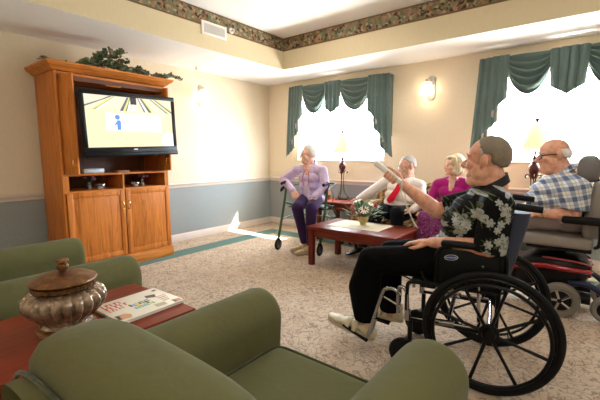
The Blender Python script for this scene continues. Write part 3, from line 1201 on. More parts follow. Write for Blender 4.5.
def box_tail(xa, xb, ztop, zo, zi, y, n=4):
    """short tail of vertical pleats between two swags, longest in the middle"""
    path = []
    for i in range(n * 6 + 1):
        u = i / (n * 6)
        path.append((xa + (xb - xa) * u, y - .006 - .034 * (1 - abs(2 * ((u * n) % 1) - 1)) ** .5 - .016 * (1 - abs(2 * u - 1)), u))
    m = 10
    vs, fs = [], []
    for (x, yy, u) in path:
        zb_ = zo + (zi - zo) * (1 - abs(2 * u - 1))
        c = (xa + xb) / 2
        for j in range(m + 1):
            v = j / m
            vs.append((c + (x - c) * (1 - .10 * v), yy, ztop + (zb_ - ztop) * v))
    for i in range(len(path) - 1):
        for j in range(m):
            a = i * (m + 1) + j
            fs.append((a, a + 1, a + m + 2, a + m + 1))
    return MB().raw(vs, fs)


def valance(x0, x1, jw, c0, c1, drop, label, longz, bothfull=True):
    zt = 2.352
    t = thing('window_valance', label, 'curtain', ((x0 + x1) / 2, -.06, zt), 0, 'green swag valances')
    part('header_board', MB().box((x0, -.104, zt - .034), (x1, -.002, zt - .008), .003), m_drape, t, world=True)
    yb = -.078
    part('swag', thick(swag(x0 + jw - .06, c0 + .05, zt, drop, yb)), [m_drape, m_lining], t, world=True, ang=80)
    part('swag', thick(swag(c1 - .05, x1 - jw + .06, zt, drop, yb)), [m_drape, m_lining], t, world=True, ang=80)
    part('jabot', thick(jabot(x0, x0 + jw, longz, 1.88, zt + .006, 3, yb - .035)), [m_drape, m_lining], t, world=True, ang=50)
    part('jabot', thick(jabot(x1, x1 - jw, longz, 1.88, zt + .006, 3, yb - .035)), [m_drape, m_lining], t, world=True, ang=50)
    part('center_tail', thick(box_tail(c0, c1, zt + .004, 1.965, 1.87, yb - .05)), [m_drape, m_lining], t, world=True, ang=50)
    for xx in (x0, x1):
        d = .004 if xx == x0 else -.004
        part('return', MB().box((min(xx, xx + d), yb - .03, 1.50), (max(xx, xx + d), -.004, zt)), m_drape, t, world=True)


valance(.575, 2.385, .32, 1.30, 1.60, .43, 'green swag valance with tails over the window left of the wall sconce', 1.20)
valance(3.52, 5.26, .32, 4.22, 4.56, .42, 'green swag valance over the window at the picture right edge', 1.20)

# ------------------------------------------------------------------ table lamps
s = NT('lampshade_cloth')
o = s.co()
c_sh = s.mix(s.noise(o, 40, 2), C8(244, 234, 214), C8(248, 240, 224))
s.set(c_sh, .8)
tl = s.n('BsdfTranslucent', {0: c_sh})
mx = s.n('MixShader', {0: .6, 1: s.p.outputs[0], 2: tl.outputs[0]})
s.t.links.new(mx.outputs[0], s.out.inputs[0])
m_shade = s.m
m_urn = plain('oxblood_finish', C8(84, 34, 28), .35, .2, var=.3, scale=25)
m_iron = plain('dark_bronze_iron', C8(62, 46, 38), .45, .5, var=.15)


def lamp(x, y, z, k, label):
    t = thing('table_lamp', label, 'table lamp', (x, y, z), .4, 'bronze table lamps with cream shades')
    S = lambda l: [(r * k, h * k) for r, h in l]
    part('shade', MB().lathe(S([(.140, .695), (.128, .715), (.105, .78), (.078, .87), (.060, .955), (.057, .955), (.075, .87), (.102, .78), (.137, .695)]), 8, cap=False), m_shade, t, ang=20)
    part('shade_trim', MB().torus((0, 0, .695 * k), .139 * k, .004 * k, n=40, m=6).torus((0, 0, .955 * k), .059 * k, .004 * k, n=32, m=6), m_lining, t)
    part('finial', MB().lathe(S([(.004, .95), (.006, .968), (.018, .974), (.010, .980), (.022, .990), (.024, 1.004), (.014, 1.016), (.003, 1.020)]), 20), m_iron, t)
    part('rod', MB().cyl((0, 0, .50 * k), (0, 0, .97 * k), .007 * k, n=10), m_iron, t)
    part('urn', MB().lathe(S([(.012, .385), (.020, .395), (.034, .425), (.050, .47), (.052, .50), (.042, .53), (.026, .55), (.020, .556), (.034, .562), (.034, .572), (.014, .578), (.016, .60), (.026, .606), (.024, .615), (.012, .62), (.012, .68)]), 24), m_urn, t)
    for i in range(3):
        a = 2 * pi * i / 3 + .3
        ca, sa = cos(a), sin(a)
        P = spline([(r * k * ca, r * k * sa, h * k) for r, h in ((.085, .02), (.075, .05), (.035, .12), (.022, .22), (.020, .33), (.03, .40), (.055, .43), (.075, .425), (.083, .405), (.073, .392), (.063, .402))], 5)
        part('scroll_leg', MB().tube(P, .006 * k, 8), m_iron, t)
        part('foot_scroll', MB().torus((.088 * k * ca, .088 * k * sa, .022 * k), .014 * k, .005 * k, axis=(-sa, ca, 0), n=18, m=6), m_iron, t)
    part('base', MB().prism([(p[0] * k, p[1] * k) for p in rrect(0, 0, .095, .095, .02)], 2, 0, .014 * k, .003), m_iron, t)
    return t


lamp(1.735, -.285, .581, 1.0, 'bronze table lamp with cream shade between the lavender walker user and the sofa')
lamp(4.165, -.30, .581, 1.03, 'bronze table lamp with cream shade behind the man in the checked shirt')

t = thing('pencil_cup', 'small cup holding thin wooden sticks on the end table beside the lamp', 'cup', (1.60, -.44, .581))
part('cup', MB().lathe([(.034, 0), (.036, .07), (.032, .07), (.03, .01)], 20), m_bronze, t)
m_stick = plain('pale_stick', C8(206, 160, 104), .6)
for i in range(6):
    a = i * 1.1
    part('stick', MB().cyl((.01 * cos(a), .01 * sin(a), .012), (.036 * cos(a), .036 * sin(a), .15 + .01 * (i % 3)), .0035, n=8), m_stick, t)

# ------------------------------------------------------------------ sofa
s = NT('brown_plaid_sofa')
o = s.co()
x, y, z = s.sep(o)
fx = s.math('SINE', s.math('MULTIPLY', x, 75))
fz = s.math('SINE', s.math('MULTIPLY', s.math('ADD', z, y), 90))
pl_ = s.math('ADD', s.math('MULTIPLY', s.math('ADD', fx, fz), .16), s.noise(o, 30, 3))
m_sofa = s.set(s.ramp(pl_, [(.2, C8(84, 58, 38)), (.42, C8(132, 98, 62)), (.6, C8(172, 142, 98)), (.85, C8(196, 172, 128))]), .9, 0, .2, bump=s.noise(o, 300, 1), bstr=.2)
t = thing('sofa', 'brown and tan patterned sofa below the wall sconce', 'sofa', (3.0, -.55, 0))


def soft_box(lo, hi, bev):
    return evald(MB().box(lo, hi, bev, 3).mesh(), [('SUBSURF', dict(levels=1, render_levels=1))])


part("base", MB().box((2.24, -.90, .09), (3.80, -.18, .30), .02, 3), m_sofa, t, world=True)
for i in range(2):
    xa = 2.42 + i * .60
    part('seat_cushion', soft_box((xa + .002, -.94, .302), (xa + .598, -.42, .44), .05), m_sofa, t, world=True)
    part('back_cushion', soft_box((xa + .004, -.44, .445), (xa + .596, -.24, .90), .07), m_sofa, t, world=True)
part('back_frame', MB().box((2.26, -.24, .30), (3.78, -.10, .86), .04, 3), m_sofa, t, world=True)
for xa in (2.22, 3.62):
    part('arm', soft_box((xa, -.91, .2), (xa + .198, -.2, .63), .07), m_sofa, t, world=True)
for x_ in (2.3, 3.74):
    for y_ in (-.84, -.24):
        part('foot', MB().cyl((x_, y_, 0), (x_, y_, .09), .022, .028), m_leg, t, world=True)

# ------------------------------------------------------------------ runner and flowers on the coffee table
m_run = cloth('cream_linen', C8(232, 220, 192), .9, var=.06, wr=.1, sheen=.1)
b = MB()
vs, fs = [], []
n = 24
for i in range(n + 1):
    for j in range(9):
        u, v = i / n, j / 8
        vs.append((2.33 + .64 * u, -1.575 + .40 * v, .4525 + .0018 * (1 + sin(u * 19 + v * 4)) * (.4 + .6 * sin(v * 3))))
for i in range(n):
    for j in range(8):
        a = i * 9 + j
        fs.append((a, a + 9, a + 10, a + 1))
b.raw(vs, fs)
solo('table_runner', evald(b.mesh(), [('SOLIDIFY', dict(thickness=.0018, offset=0))]), m_run, 'cream cloth runner lying on the coffee table', 'table runner')

FX, FY, FZ = 2.665, -1.335, .4585
FK = 1.22
t = thing('flower_arrangement', 'small pot of red and white flowers with silvery leaves on the coffee table', 'flowers', (FX, FY, FZ))
m_pot = plain('yellow_stoneware', C8(196, 172, 106), .4, var=.15)
part('pot', MB().lathe([(.034, 0), (.038, .006), (.034, .014), (.05, .04), (.058, .065), (.056, .085), (.062, .095), (.056, .096), (.05, .07)], 30, flute=lambda a, k: 1 + .03 * cos(9 * a) * (1 if 2 < k < 7 else 0)), m_pot, t)
m_sage = plain('sage_leaf', C8(150, 170, 146), .7, var=.2, scale=40)
m_gleaf = plain('green_leaf', C8(66, 92, 52), .6, var=.25, scale=40)
m_rose = plain('red_rose', C8(168, 24, 30), .6, var=.2, scale=50)
m_wht = plain('white_bloom', C8(240, 234, 214), .7, var=.05)
m_yctr = plain('bloom_center', C8(222, 190, 96), .7)
sage, grn, stm = MB(), MB(), MB()
for i in range(230):
    a = random.uniform(0, 2 * pi)
    el = random.uniform(-.15, 1.15)
    r = random.uniform(.07, .15) * (1.25 if el < .5 else 1) * FK
    p = V((r * cos(a) * cos(el), r * sin(a) * cos(el), .115 + r * sin(el)))
    tgt = sage if i % 2 else grn
    d = (p - V((0, 0, .08))).normalized()
    sd_ = V((-sin(a), cos(a), random.uniform(-.5, .5))).normalized()
    L, w = random.uniform(.024, .046), random.uniform(.010, .017)
    nn = d.cross(sd_)
    tgt.raw([p - d * L, p + sd_ * w + nn * .004, p + d * L, p - sd_ * w + nn * .004], [(0, 1, 2), (0, 2, 3)])
    if i % 4 == 0:
        stm.tube([(0, 0, .08), p * .6 + V((0, 0, .03)), p], .0015, 5)
for i in range(5):
    a = i * 1.3
    grn.raw([(.0, 0, .1), (.012 * cos(a), .012 * sin(a), .15), (.05 * cos(a), .05 * sin(a), .255 + .01 * i), (-.012 * sin(a), .012 * cos(a), .15)], [(0, 1, 2, 3)])
part('sage_foliage', sage, m_sage, t, ang=180)
part('green_foliage', grn, m_gleaf, t, ang=180)
part('stem', stm, m_stem, t)


def bloom(p, r, m, kind):
    b = MB()
    p = V(p)
    d = (p - V((0, 0, .06))).normalized()
    q = V((0, 0, 1)).rotation_difference(d).to_matrix()
    if kind == 'rose':
        for k, (rr, h, n_) in enumerate(((1.0, -.1, 6), (.75, .1, 5), (.45, .25, 4))):
            for i in range(n_):
                a = 2 * pi * i / n_ + k * .5
                c = p + q @ V((rr * r * .55 * cos(a), rr * r * .55 * sin(a), h * r))
                b.ell(c, (r * .42, r * .42, r * .5), n=8, m=6)
    else:
        for k, (rr, h) in enumerate(((1, 0), (.7, .15))):
            for i in range(11):
                a = 2 * pi * i / 11 + k * .3
                u_, w_ = V((cos(a), sin(a), .15)), V((-sin(a), cos(a), 0))
                c = V((0, 0, h * r))
                b.raw([p + q @ v for v in (c + u_ * r * .2 - w_ * r * .1, c + u_ * r * rr - w_ * r * .14, c + u_ * r * rr * 1.06, c + u_ * r * rr + w_ * r * .14, c + u_ * r * .2 + w_ * r * .1)], [(0, 1, 2, 3, 4)])
    f = part('rose' if kind == 'rose' else 'daisy', b, m, t, label='red rose' if kind == 'rose' else 'white daisy', ang=60)
    if kind != 'rose':
        part('flower_center', MB().ell(p + d * r * .12, (r * .26, r * .26, r * .2), n=10, m=6), m_yctr, f)


# camera lies towards (+.45,-.88)
for p, r in (((-.085, -.075, .155), .026), ((-.055, -.09, .125), .022), ((.10, .04, .185), .026), ((.02, -.11, .105), .016), ((-.10, -.03, .17), .02)):
    bloom(tuple(FK * x_ for x_ in p), r * FK, m_rose, 'rose')
for p, r in (((.05, -.085, .15), .046), ((-.04, -.03, .215), .044), ((-.10, .05, .18), .034), ((.09, -.03, .20), .03)):
    bloom(tuple(FK * x_ for x_ in p), r * FK, m_wht, 'daisy')
# ------------------------------------------------------------------ wheelchair
m_rubber = plain('black_rubber', C8(15, 15, 15), .65, 0, .2, var=.15)
m_vinyl = plain('black_vinyl', C8(12, 12, 13), .5, 0, .2, var=.15)
m_sling = cloth('slate_blue_nylon', C8(60, 63, 78), .6, var=.12, wr=.3, sheen=.2)
m_grey_t = plain('grey_tire', C8(120, 114, 104), .75, var=.12)
WA, WROT = V((4.25, -2.725, 0)), pi + .179
wc = thing('wheelchair', 'black manual wheelchair with slate blue back carrying the man in the floral shirt', 'wheelchair', WA, WROT)
for sy in (1, -1):
    y = .278 * sy
    b = MB()
    b.torus((0, y, .33), .290, .013, (0, 1, 0), 64, 8)                # rim
    b.lathe([(.012, -.035), (.034, -.033), (.036, -.012), (.05, -.008), (.05, .008), (.036, .012), (.030, .032), (.012, .036)], 24, M=Matrix.Translation((0, y, .33)) @ Matrix.Rotation(-pi / 2 * sy, 4, 'X'))
    for i in range(8):
        a = 2 * pi * i / 8 + .28
        c, s_ = cos(a), sin(a)
        b.tube([(.04 * c, y, .33 + .04 * s_), (.16 * c, y, .33 + .16 * s_), (.288 * c, y, .33 + .288 * s_)], [.010, .008, .010], 8)
    w = part('wheel', b, m_black, wc)
    part('tire', MB().torus((0, y, .33), .311, .019, (0, 1, 0), 72, 10), m_rubber, w)
    b = MB().torus((0, y + .042 * sy, .33), .268, .009, (0, 1, 0), 64, 8)
    for i in range(6):
        a = 2 * pi * i / 6 + .1
        b.cyl((.268 * cos(a), y + .042 * sy, .33 + .268 * sin(a)), (.288 * cos(a), y + .008 * sy, .33 + .288 * sin(a)), .005, n=8)
    part('push_rim', b, m_black, w)
    yf = .235 * sy
    b = MB()
    b.tube(spline([(-.03, yf, .30), (-.035, yf, .55), (-.05, yf, .85), (-.055, yf, .955), (-.085, yf, .988), (-.13, yf, .99), (-.19, yf, .982)], 6), .0115, 10)
    b.tube([(-.04, yf, .53), (.40, yf, .53)], .0115, 10)
    b.tube([(-.03, yf, .31), (.41, yf, .31)], .0115, 10)
    b.tube(spline([(.40, yf, .53), (.425, yf, .50), (.425, yf, .34), (.41, yf, .30)], 5), .0115, 10)
    fr = part('side_frame', b, m_black, wc)
    part('hand_grip', MB().tube([(-.085, yf, .992), (-.197, yf, .981)], [.018, .017], 14), m_rubber, wc)
    # arm rest
    b = MB().tube(spline([(.275, yf, .53), (.275, yf, .66), (.27, yf, .715), (.245, yf, .745), (.20, yf, .752)], 6), .011, 10)
    part('arm_post', b, m_black, wc)
    b = MB().tube(spline([(.03, yf, .752), (-.02, yf, .75), (-.048, yf, .735), (-.062, yf, .70), (-.064, yf, .54)], 6), .011, 10)
    part('arm_post', b, m_black, wc)
    part('arm_pad', MB().box((-.015, yf - .026, .754), (.255, yf + .026, .788), .014, 3), m_vinyl, wc)
    sg = part('skirt_guard', MB().box((-.05, yf - .004, .55), (.262, yf + .004, .742), .004), m_vinyl, wc)
    # oval maker's badge on the guard
    yo = yf + .0045 * sy
    lo = []
    for rr, m_, nm, dy in ((1.0, m_white, 'badge_rim', .0006), (.90, plain('badge_blue', C8(38, 62, 128), .4), 'badge_field', .0012)):
        ring = [(.200 + .034 * rr * cos(a), yo, .697 + .0155 * rr * sin(a) - .1 * .034 * rr * cos(a)) for a in [2 * pi * i / 32 for i in range(32)]]
        r2 = [(p[0], p[1] + dy * sy, p[2]) for p in ring]
        part(nm, MB().rings([ring, r2]), m_, sg)
    me = text_mesh('INVACARE', .0105, .0003)
    me.transform(Matrix.Translation((.200, yo + .0014 * sy, .6965)) @ Matrix.Rotation(.1, 4, 'Y') @ Matrix.Rotation(pi if sy > 0 else 0, 4, 'Z') @ Matrix.Rotation(pi / 2, 4, 'X') @ Matrix.Scale(1.0, 4))
    part('badge_lettering', me, m_white, sg)
    if sy > 0:
        part('green_mark', MB().ell((.045, yo, .668), (.006, .001, .006), n=14, m=8), plain('green_mark', C8(40, 150, 90), .5), sg)
    # caster
    cx, cy = .435, .225 * sy
    b = MB().cyl((cx - .03, cy, .18), (cx - .03, cy, .30), .014)
    b.box((cx - .045, cy - .030, .165), (cx + .0, cy + .030, .180), .004)
    for dy in (-.026, .022):
        b.prism([(cx - .045, .18), (cx - .005, .18), (cx + .012, .085), (cx - .008, .080)], 1, cy + dy, cy + dy + .004)
    part('caster_fork', b, m_black, wc)
    q = part('caster_wheel', MB().lathe([(.012, -.014), (.05, -.010), (.066, -.008), (.066, .008), (.05, .010), (.012, .014)], 28, M=Matrix.Translation((cx, cy, .09)) @ Matrix.Rotation(pi / 2, 4, 'X')), m_blackm, wc)
    part('caster_tire', MB().torus((cx, cy, .09), .076, .0135, (0, 1, 0), 40, 10), m_rubber, q)
    # swing-away leg rest
    u0 = 0 if sy > 0 else -.06
    b = MB().tube(spline([(.42, yf, .34), (.425, yf, .44), (.435, yf, .475), (.455, yf, .488), (.475, yf, .47), (.475, yf, .33)], 5), .011, 10)
    b.tube(spline([(.46, yf, .44), (.50, yf, .468), (.545, yf, .462), (.575, yf * .96, .42), (.66 + u0, yf * .92, .13)], 6), .011, 10)
    b.tube([(.46, yf, .37), (.56, yf * .97, .41)], .008, 8)
    b.cyl((.615 + u0 * .8, yf * .94, .26), (.645 + u0, yf * .93, .16), .015)
    b.cyl((.42, yf, .30), (.42, yf, .36), .017)
    lr = part('leg_rest', b, m_chrome, wc)
    pz, px_ = .105, .68 + u0
    M = Matrix.Translation((px_, yf * .92, pz)) @ Matrix.Rotation(-.42 if sy > 0 else -.15, 4, 'Y')
    part('foot_plate', MB().box((-.02, -.145 if sy > 0 else .0, -.012), (.16, .0 if sy > 0 else .145, .0), .005, M=M), m_blackm, lr)
    part('brake_lever', MB().tube(spline([(.30, yf, .535), (.33, yf + .012 * sy, .56), (.35, yf + .016 * sy, .60)], 4), .006, 8).box((.27, yf - .012, .51), (.35, yf + .014, .545), .004), m_blackm, wc)
    part('axle_strut', MB().tube([(.05, yf, .36), (.06, yf, .56)], .009, 8).tube([(.0, yf, .33), (.40, yf, .315)], .008, 8).cyl((.17, yf, .325), (.27, yf, .32), .018), m_chrome, wc)
b = MB().tube([(.18, -.22, .32), (.20, .22, .52)], .011, 10).tube([(.20, .22, .32), (.18, -.22, .52)], .011, 10).tube([(0, -.26, .33), (0, .26, .33)], .012, 10)
part('cross_brace', b, m_chrome, wc)
part('seat_sling', evald(MB().box((-.03, -.225, .520), (.41, .225, .548), .01, 2).mesh(), [('SUBSURF', dict(levels=1, render_levels=1))]), m_vinyl, wc)
# back upholstery wraps the canes
rs = []
for z in (.56, .60, .70, .80, .90, .945, .955):
    ring = []
    u = -.036 - (z - .55) * .05
    dp = .016 + .030 * max(0, min(1, (z - .58) / .34))
    for (x, y) in rrect(u - dp + .004, 0, dp, .224, dp * .7, 6):
        ring.append((x - .03 * (1 - (y / .23) ** 2), y, z))
    rs.append(ring)
part('back_upholstery', MB().rings(rs), m_sling, wc, ang=60)

# ------------------------------------------------------------------ power chair (local +x = its front)
m_redg = plain('red_lacquer', C8(150, 18, 28), .18, .2, .6, var=.05, **{'Coat Weight': .7})
m_seatg = cloth('grey_seat_vinyl', C8(142, 134, 126), .6, var=.08, wr=.15, sheen=.1)
m_headr = cloth('grey_headrest', C8(120, 116, 116), .6, var=.08, wr=.15, sheen=.1)
PA = V((4.50, -1.38, 0))
pc = thing('power_wheelchair', 'red and black electric wheelchair with grey seat carrying the man in the checked shirt', 'wheelchair', PA, pi)
secs = []
for (x, hy, z0, z1) in ((-.20, .10, .30, .38), (-.17, .17, .24, .43), (-.08, .20, .20, .455), (.05, .205, .18, .465), (.18, .20, .17, .44), (.27, .17, .17, .38), (.32, .11, .19, .30)):
    secs.append([(x, p[0], p[1]) for p in rrect(0, (z0 + z1) / 2, hy, (z1 - z0) / 2, min(hy, (z1 - z0) / 2) * .6, 5)])
sh_ = part('body_shroud', MB().rings(secs), m_black, pc, ang=60)
b = MB()
for sy in (1, -1):
    P = spline([(-.215, sy * .11, .355), (-.18, sy * .185, .362), (-.06, sy * .222, .372), (.10, sy * .226, .375), (.24, sy * .20, .34), (.33, sy * .11, .27)], 6)
    b.tube(P, [.012 + .010 * sin(pi * i / (len(P) - 1)) for i in range(len(P))], 10)
    P = spline([(-.20, sy * .14, .40), (-.12, sy * .20, .432), (0, sy * .212, .44), (.1, sy * .21, .44)], 6)
    b.tube(P, .008, 8)
b.box((-.215, -.12, .30), (-.19, .12, .39), .012, 3)
part('trim_band', b, m_redg, sh_)
for sy in (1, -1):
    M = Matrix.Translation((-.035, sy * .235, .131)) @ Matrix.Rotation(pi / 2, 4, 'X')
    b = MB().lathe([(.02, -.035), (.08, -.035), (.088, -.028), (.088, .028), (.08, .035), (.02, .035)], 36, M=M)
    w = part('drive_wheel', b, m_black, pc)
    part('tire', MB().lathe([(.086, -.038), (.108, -.042), (.124, -.036), (.130, -.018), (.1305, 0), (.130, .018), (.124, .036), (.108, .042), (.086, .038)], 44, M=M, cap=False), m_grey_t, w)
    b = MB()
    for i in range(5):
        a = 2 * pi * i / 5
        b.tube([(-.035 + .015 * cos(a), sy * .272, .131 + .015 * sin(a)), (-.035 + .076 * cos(a), sy * .272, .131 + .076 * sin(a))], .012, 8)
    b.torus((-.035, sy * .270, .131), .080, .006, (0, 1, 0), 36, 6)
    part('wheel_spokes', b, m_chrome, w)
    P = spline([(-.08, sy * .20, .26), (-.17, sy * .21, .275), (-.24, sy * .20, .25), (-.30, sy * .20, .20)], 5)
    part('caster_arm', MB().tube(P, .022, 10), plain('blue_black_metal', C8(36, 40, 70), .3, .4) if sy > 0 else bpy.data.materials['blue_black_metal'], pc)
    M = Matrix.Translation((-.32, sy * .20, .102)) @ Matrix.Rotation(pi / 2, 4, 'X')
    q = part('caster_wheel', MB().lathe([(.012, -.024), (.055, -.022), (.062, -.016), (.062, .016), (.055, .022), (.012, .024)], 30, M=M), m_black, pc)
    part('caster_tire', MB().lathe([(.06, -.024), (.08, -.030), (.096, -.022), (.101, 0), (.096, .022), (.08, .030), (.06, .024)], 36, M=M, cap=False), m_grey_t, q)
    part('motor', MB().cyl((-.10, sy * .16, .15), (-.22, sy * .16, .15), .045), m_blackm, pc)
    # arm rest
    part('arm_pad', MB().box((-.36, sy * .275 - .035, .735), (-.005, sy * .275 + .035, .790), .018, 3), m_vinyl, pc)
    part('arm_post', MB().tube(spline([(-.22, sy * .22, .56), (-.24, sy * .27, .60), (-.24, sy * .275, .735)], 5), .014, 10), m_black, pc)
    part('foot_plate', MB().box((.40, sy * .10 - .075, .09), (.62, sy * .10 + .075, .105), .006), m_blackm, pc)
part('joystick', MB().box((.0, -.305, .76), (.10, -.245, .80), .012).cyl((.06, -.275, .80), (.06, -.275, .84), .008).ell((.06, -.275, .85), (.014, .014, .014)), m_black, pc)
part('foot_post', MB().tube([(.24, 0, .24), (.40, 0, .16), (.46, 0, .10)], .022, 10).box((.42, -.12, .085), (.46, .12, .10)), m_blackm, pc)
part('seat_post', MB().cyl((0, 0, .44), (0, 0, .52), .04).box((-.2, -.2, .505), (.22, .2, .530), .006), m_blackm, pc)
part('seat_cushion', evald(MB().box((-.21, -.245, .53), (.27, .245, .625), .035, 3).mesh(), [('SUBSURF', dict(levels=1, render_levels=1))]), m_seatg, pc)
secs = []
for z, hw_, d in ((.62, .20, .045), (.66, .225, .06), (.80, .235, .065), (.95, .225, .06), (1.02, .19, .05), (1.04, .16, .03)):
    secs.append([(-.185 - (z - .62) * .10 + p[0], p[1], z) for p in rrect(0, 0, d, hw_, d * .9, 5)])
part('backrest', MB().rings(secs), m_seatg, pc, ang=60)
secs = []
for z, hw_, d in ((1.03, .11, .04), (1.05, .14, .066), (1.13, .155, .078), (1.205, .14, .066), (1.24, .11, .04)):
    secs.append([(-.140 + p[0], p[1], z) for p in rrect(0, 0, d, hw_, d * .9, 5)])
part('headrest', evald(MB().rings(secs).mesh(), [('SUBSURF', dict(levels=1, render_levels=1))]), m_headr, pc, ang=80)
part('headrest_post', MB().cyl((-.235, 0, .98), (-.16, 0, 1.12), .012), m_black, pc)

# ------------------------------------------------------------------ rollator (local +x = where the seated woman faces)
m_hub = plain('grey_hub', C8(84, 86, 84), .5)
m_greenf = plain('green_lacquered_tube', C8(50, 80, 46), .35, .3, var=.06)
RA = V((1.74, -1.12, 0))
rf = V((.15, -.99, 0)).normalized()
ro = thing('rollator_walker', 'green wheeled walker with black handles under the woman in lavender', 'walker', RA, math.atan2(rf.y, rf.x))
for sy in (1, -1):
    y = .305 * sy
    b = MB().tube(spline([(.285, y, .14), (.21, y, .36), (.125, y, .62), (.09, y, .76), (.075, y, .83)], 6), .0165, 12)
    b.tube(spline([(.12, y, .62), (-.1, y, .54), (-.33, y, .30), (-.40, y, .16)], 6), .015, 12)
    b.tube([(.20, y, .40), (-.20, y, .42)], .010, 10)
    part('side_frame', b, m_greenf, ro)
    part('handle_post', MB().tube([(.078, y, .80), (.065, y, .855)], .011, 10), m_chrome, ro)
    part('hand_grip', MB().tube(spline([(.06, y, .85), (.055, y, .875), (.08, y, .885), (.19, y, .872)], 5), .021, 12), m_rubber, ro)
    part('brake_lever', MB().tube(spline([(.06, y + .012 * sy, .845), (.11, y + .02 * sy, .825), (.17, y + .02 * sy, .80), (.185, y + .015 * sy, .77), (.13, y + .01 * sy, .80), (.08, y, .83)], 5), .010, 8), m_blackm, ro)
    part('brake_housing', MB().box((.035, y - .024, .826), (.092, y + .024, .866), .010), m_blackm, ro)
    part('brake_cable', MB().tube(spline([(.06, y, .83), (.0, y + .05 * sy, .72), (.1, y + .03 * sy, .5), (.27, y + .02 * sy, .2)], 6), .0035, 6), m_rubber, ro)
    for (x, r) in ((.29, .072), (-.41, .085)):
        M = Matrix.Translation((x, y, r + .006)) @ Matrix.Rotation(pi / 2, 4, 'X')
        w = part('wheel', MB().lathe([(.010, -.014), (.03, -.012), (r * .75, -.008), (r * .75, .008), (.03, .012), (.010, .014)], 26, M=M), m_hub, ro)
        part('tire', MB().torus((x, y, r + .006), r - .010, .0135, (0, 1, 0), 36, 10), m_rubber, w)
        part('wheel_fork', MB().box((x - .012, y - .022, r), (x + .012, y - .016, r + .075), .003).box((x - .012, y + .016, r), (x + .012, y + .022, r + .075), .003).box((x - .014, y - .022, r + .07), (x + .014, y + .022, r + .085), .003), m_blackm, ro)
part('seat', MB().box((-.30, -.24, .535), (.04, .24, .560), .012, 3), m_blackm, ro)
part('seat_frame', MB().tube([(.02, -.30, .545), (.02, .30, .545)], .010, 10).tube([(-.26, -.30, .40), (-.26, .30, .40)], .010, 10), m_greenf, ro)
part('back_bar', MB().tube(spline([(.06, -.30, .80), (-.1, -.29, .83), (-.33, -.22, .85), (-.38, 0, .85), (-.33, .22, .85), (-.1, .29, .83), (.06, .30, .80)], 6), .009, 10), m_rubber, ro)
# ------------------------------------------------------------------ people
def skin_mat(name, c, blot):
    s = NT(name)
    o = s.co()
    f = s.noise(o, 26, 4, .6)
    s.set(s.ramp(f, [(.3, C8(*blot)), (.55, C8(*c)), (.8, tuple(min(1, k * 1.12) for k in C8(*c)[:3]) + (1,))]), .55, 0, .25, bump=s.noise(o, 160, 2), bstr=.08)
    s.p.inputs['Subsurface Weight'].default_value = .08
    s.p.inputs['Subsurface Radius'].default_value = (.02, .008, .004)
    return s.m


m_eye = plain('eye_white', C8(226, 220, 212), .25, var=.02)
m_iris = plain('iris', C8(60, 70, 82), .2, var=.1)
m_lens = glassy('spectacle_lens', (.96, .97, .97, 1), .06)
m_shoe_w = plain('white_leather', C8(214, 200, 170), .5, var=.06)
m_shoe_k = plain('black_leather', C8(14, 14, 15), .25, var=.1)
m_sole = plain('shoe_sole', C8(186, 172, 146), .7)


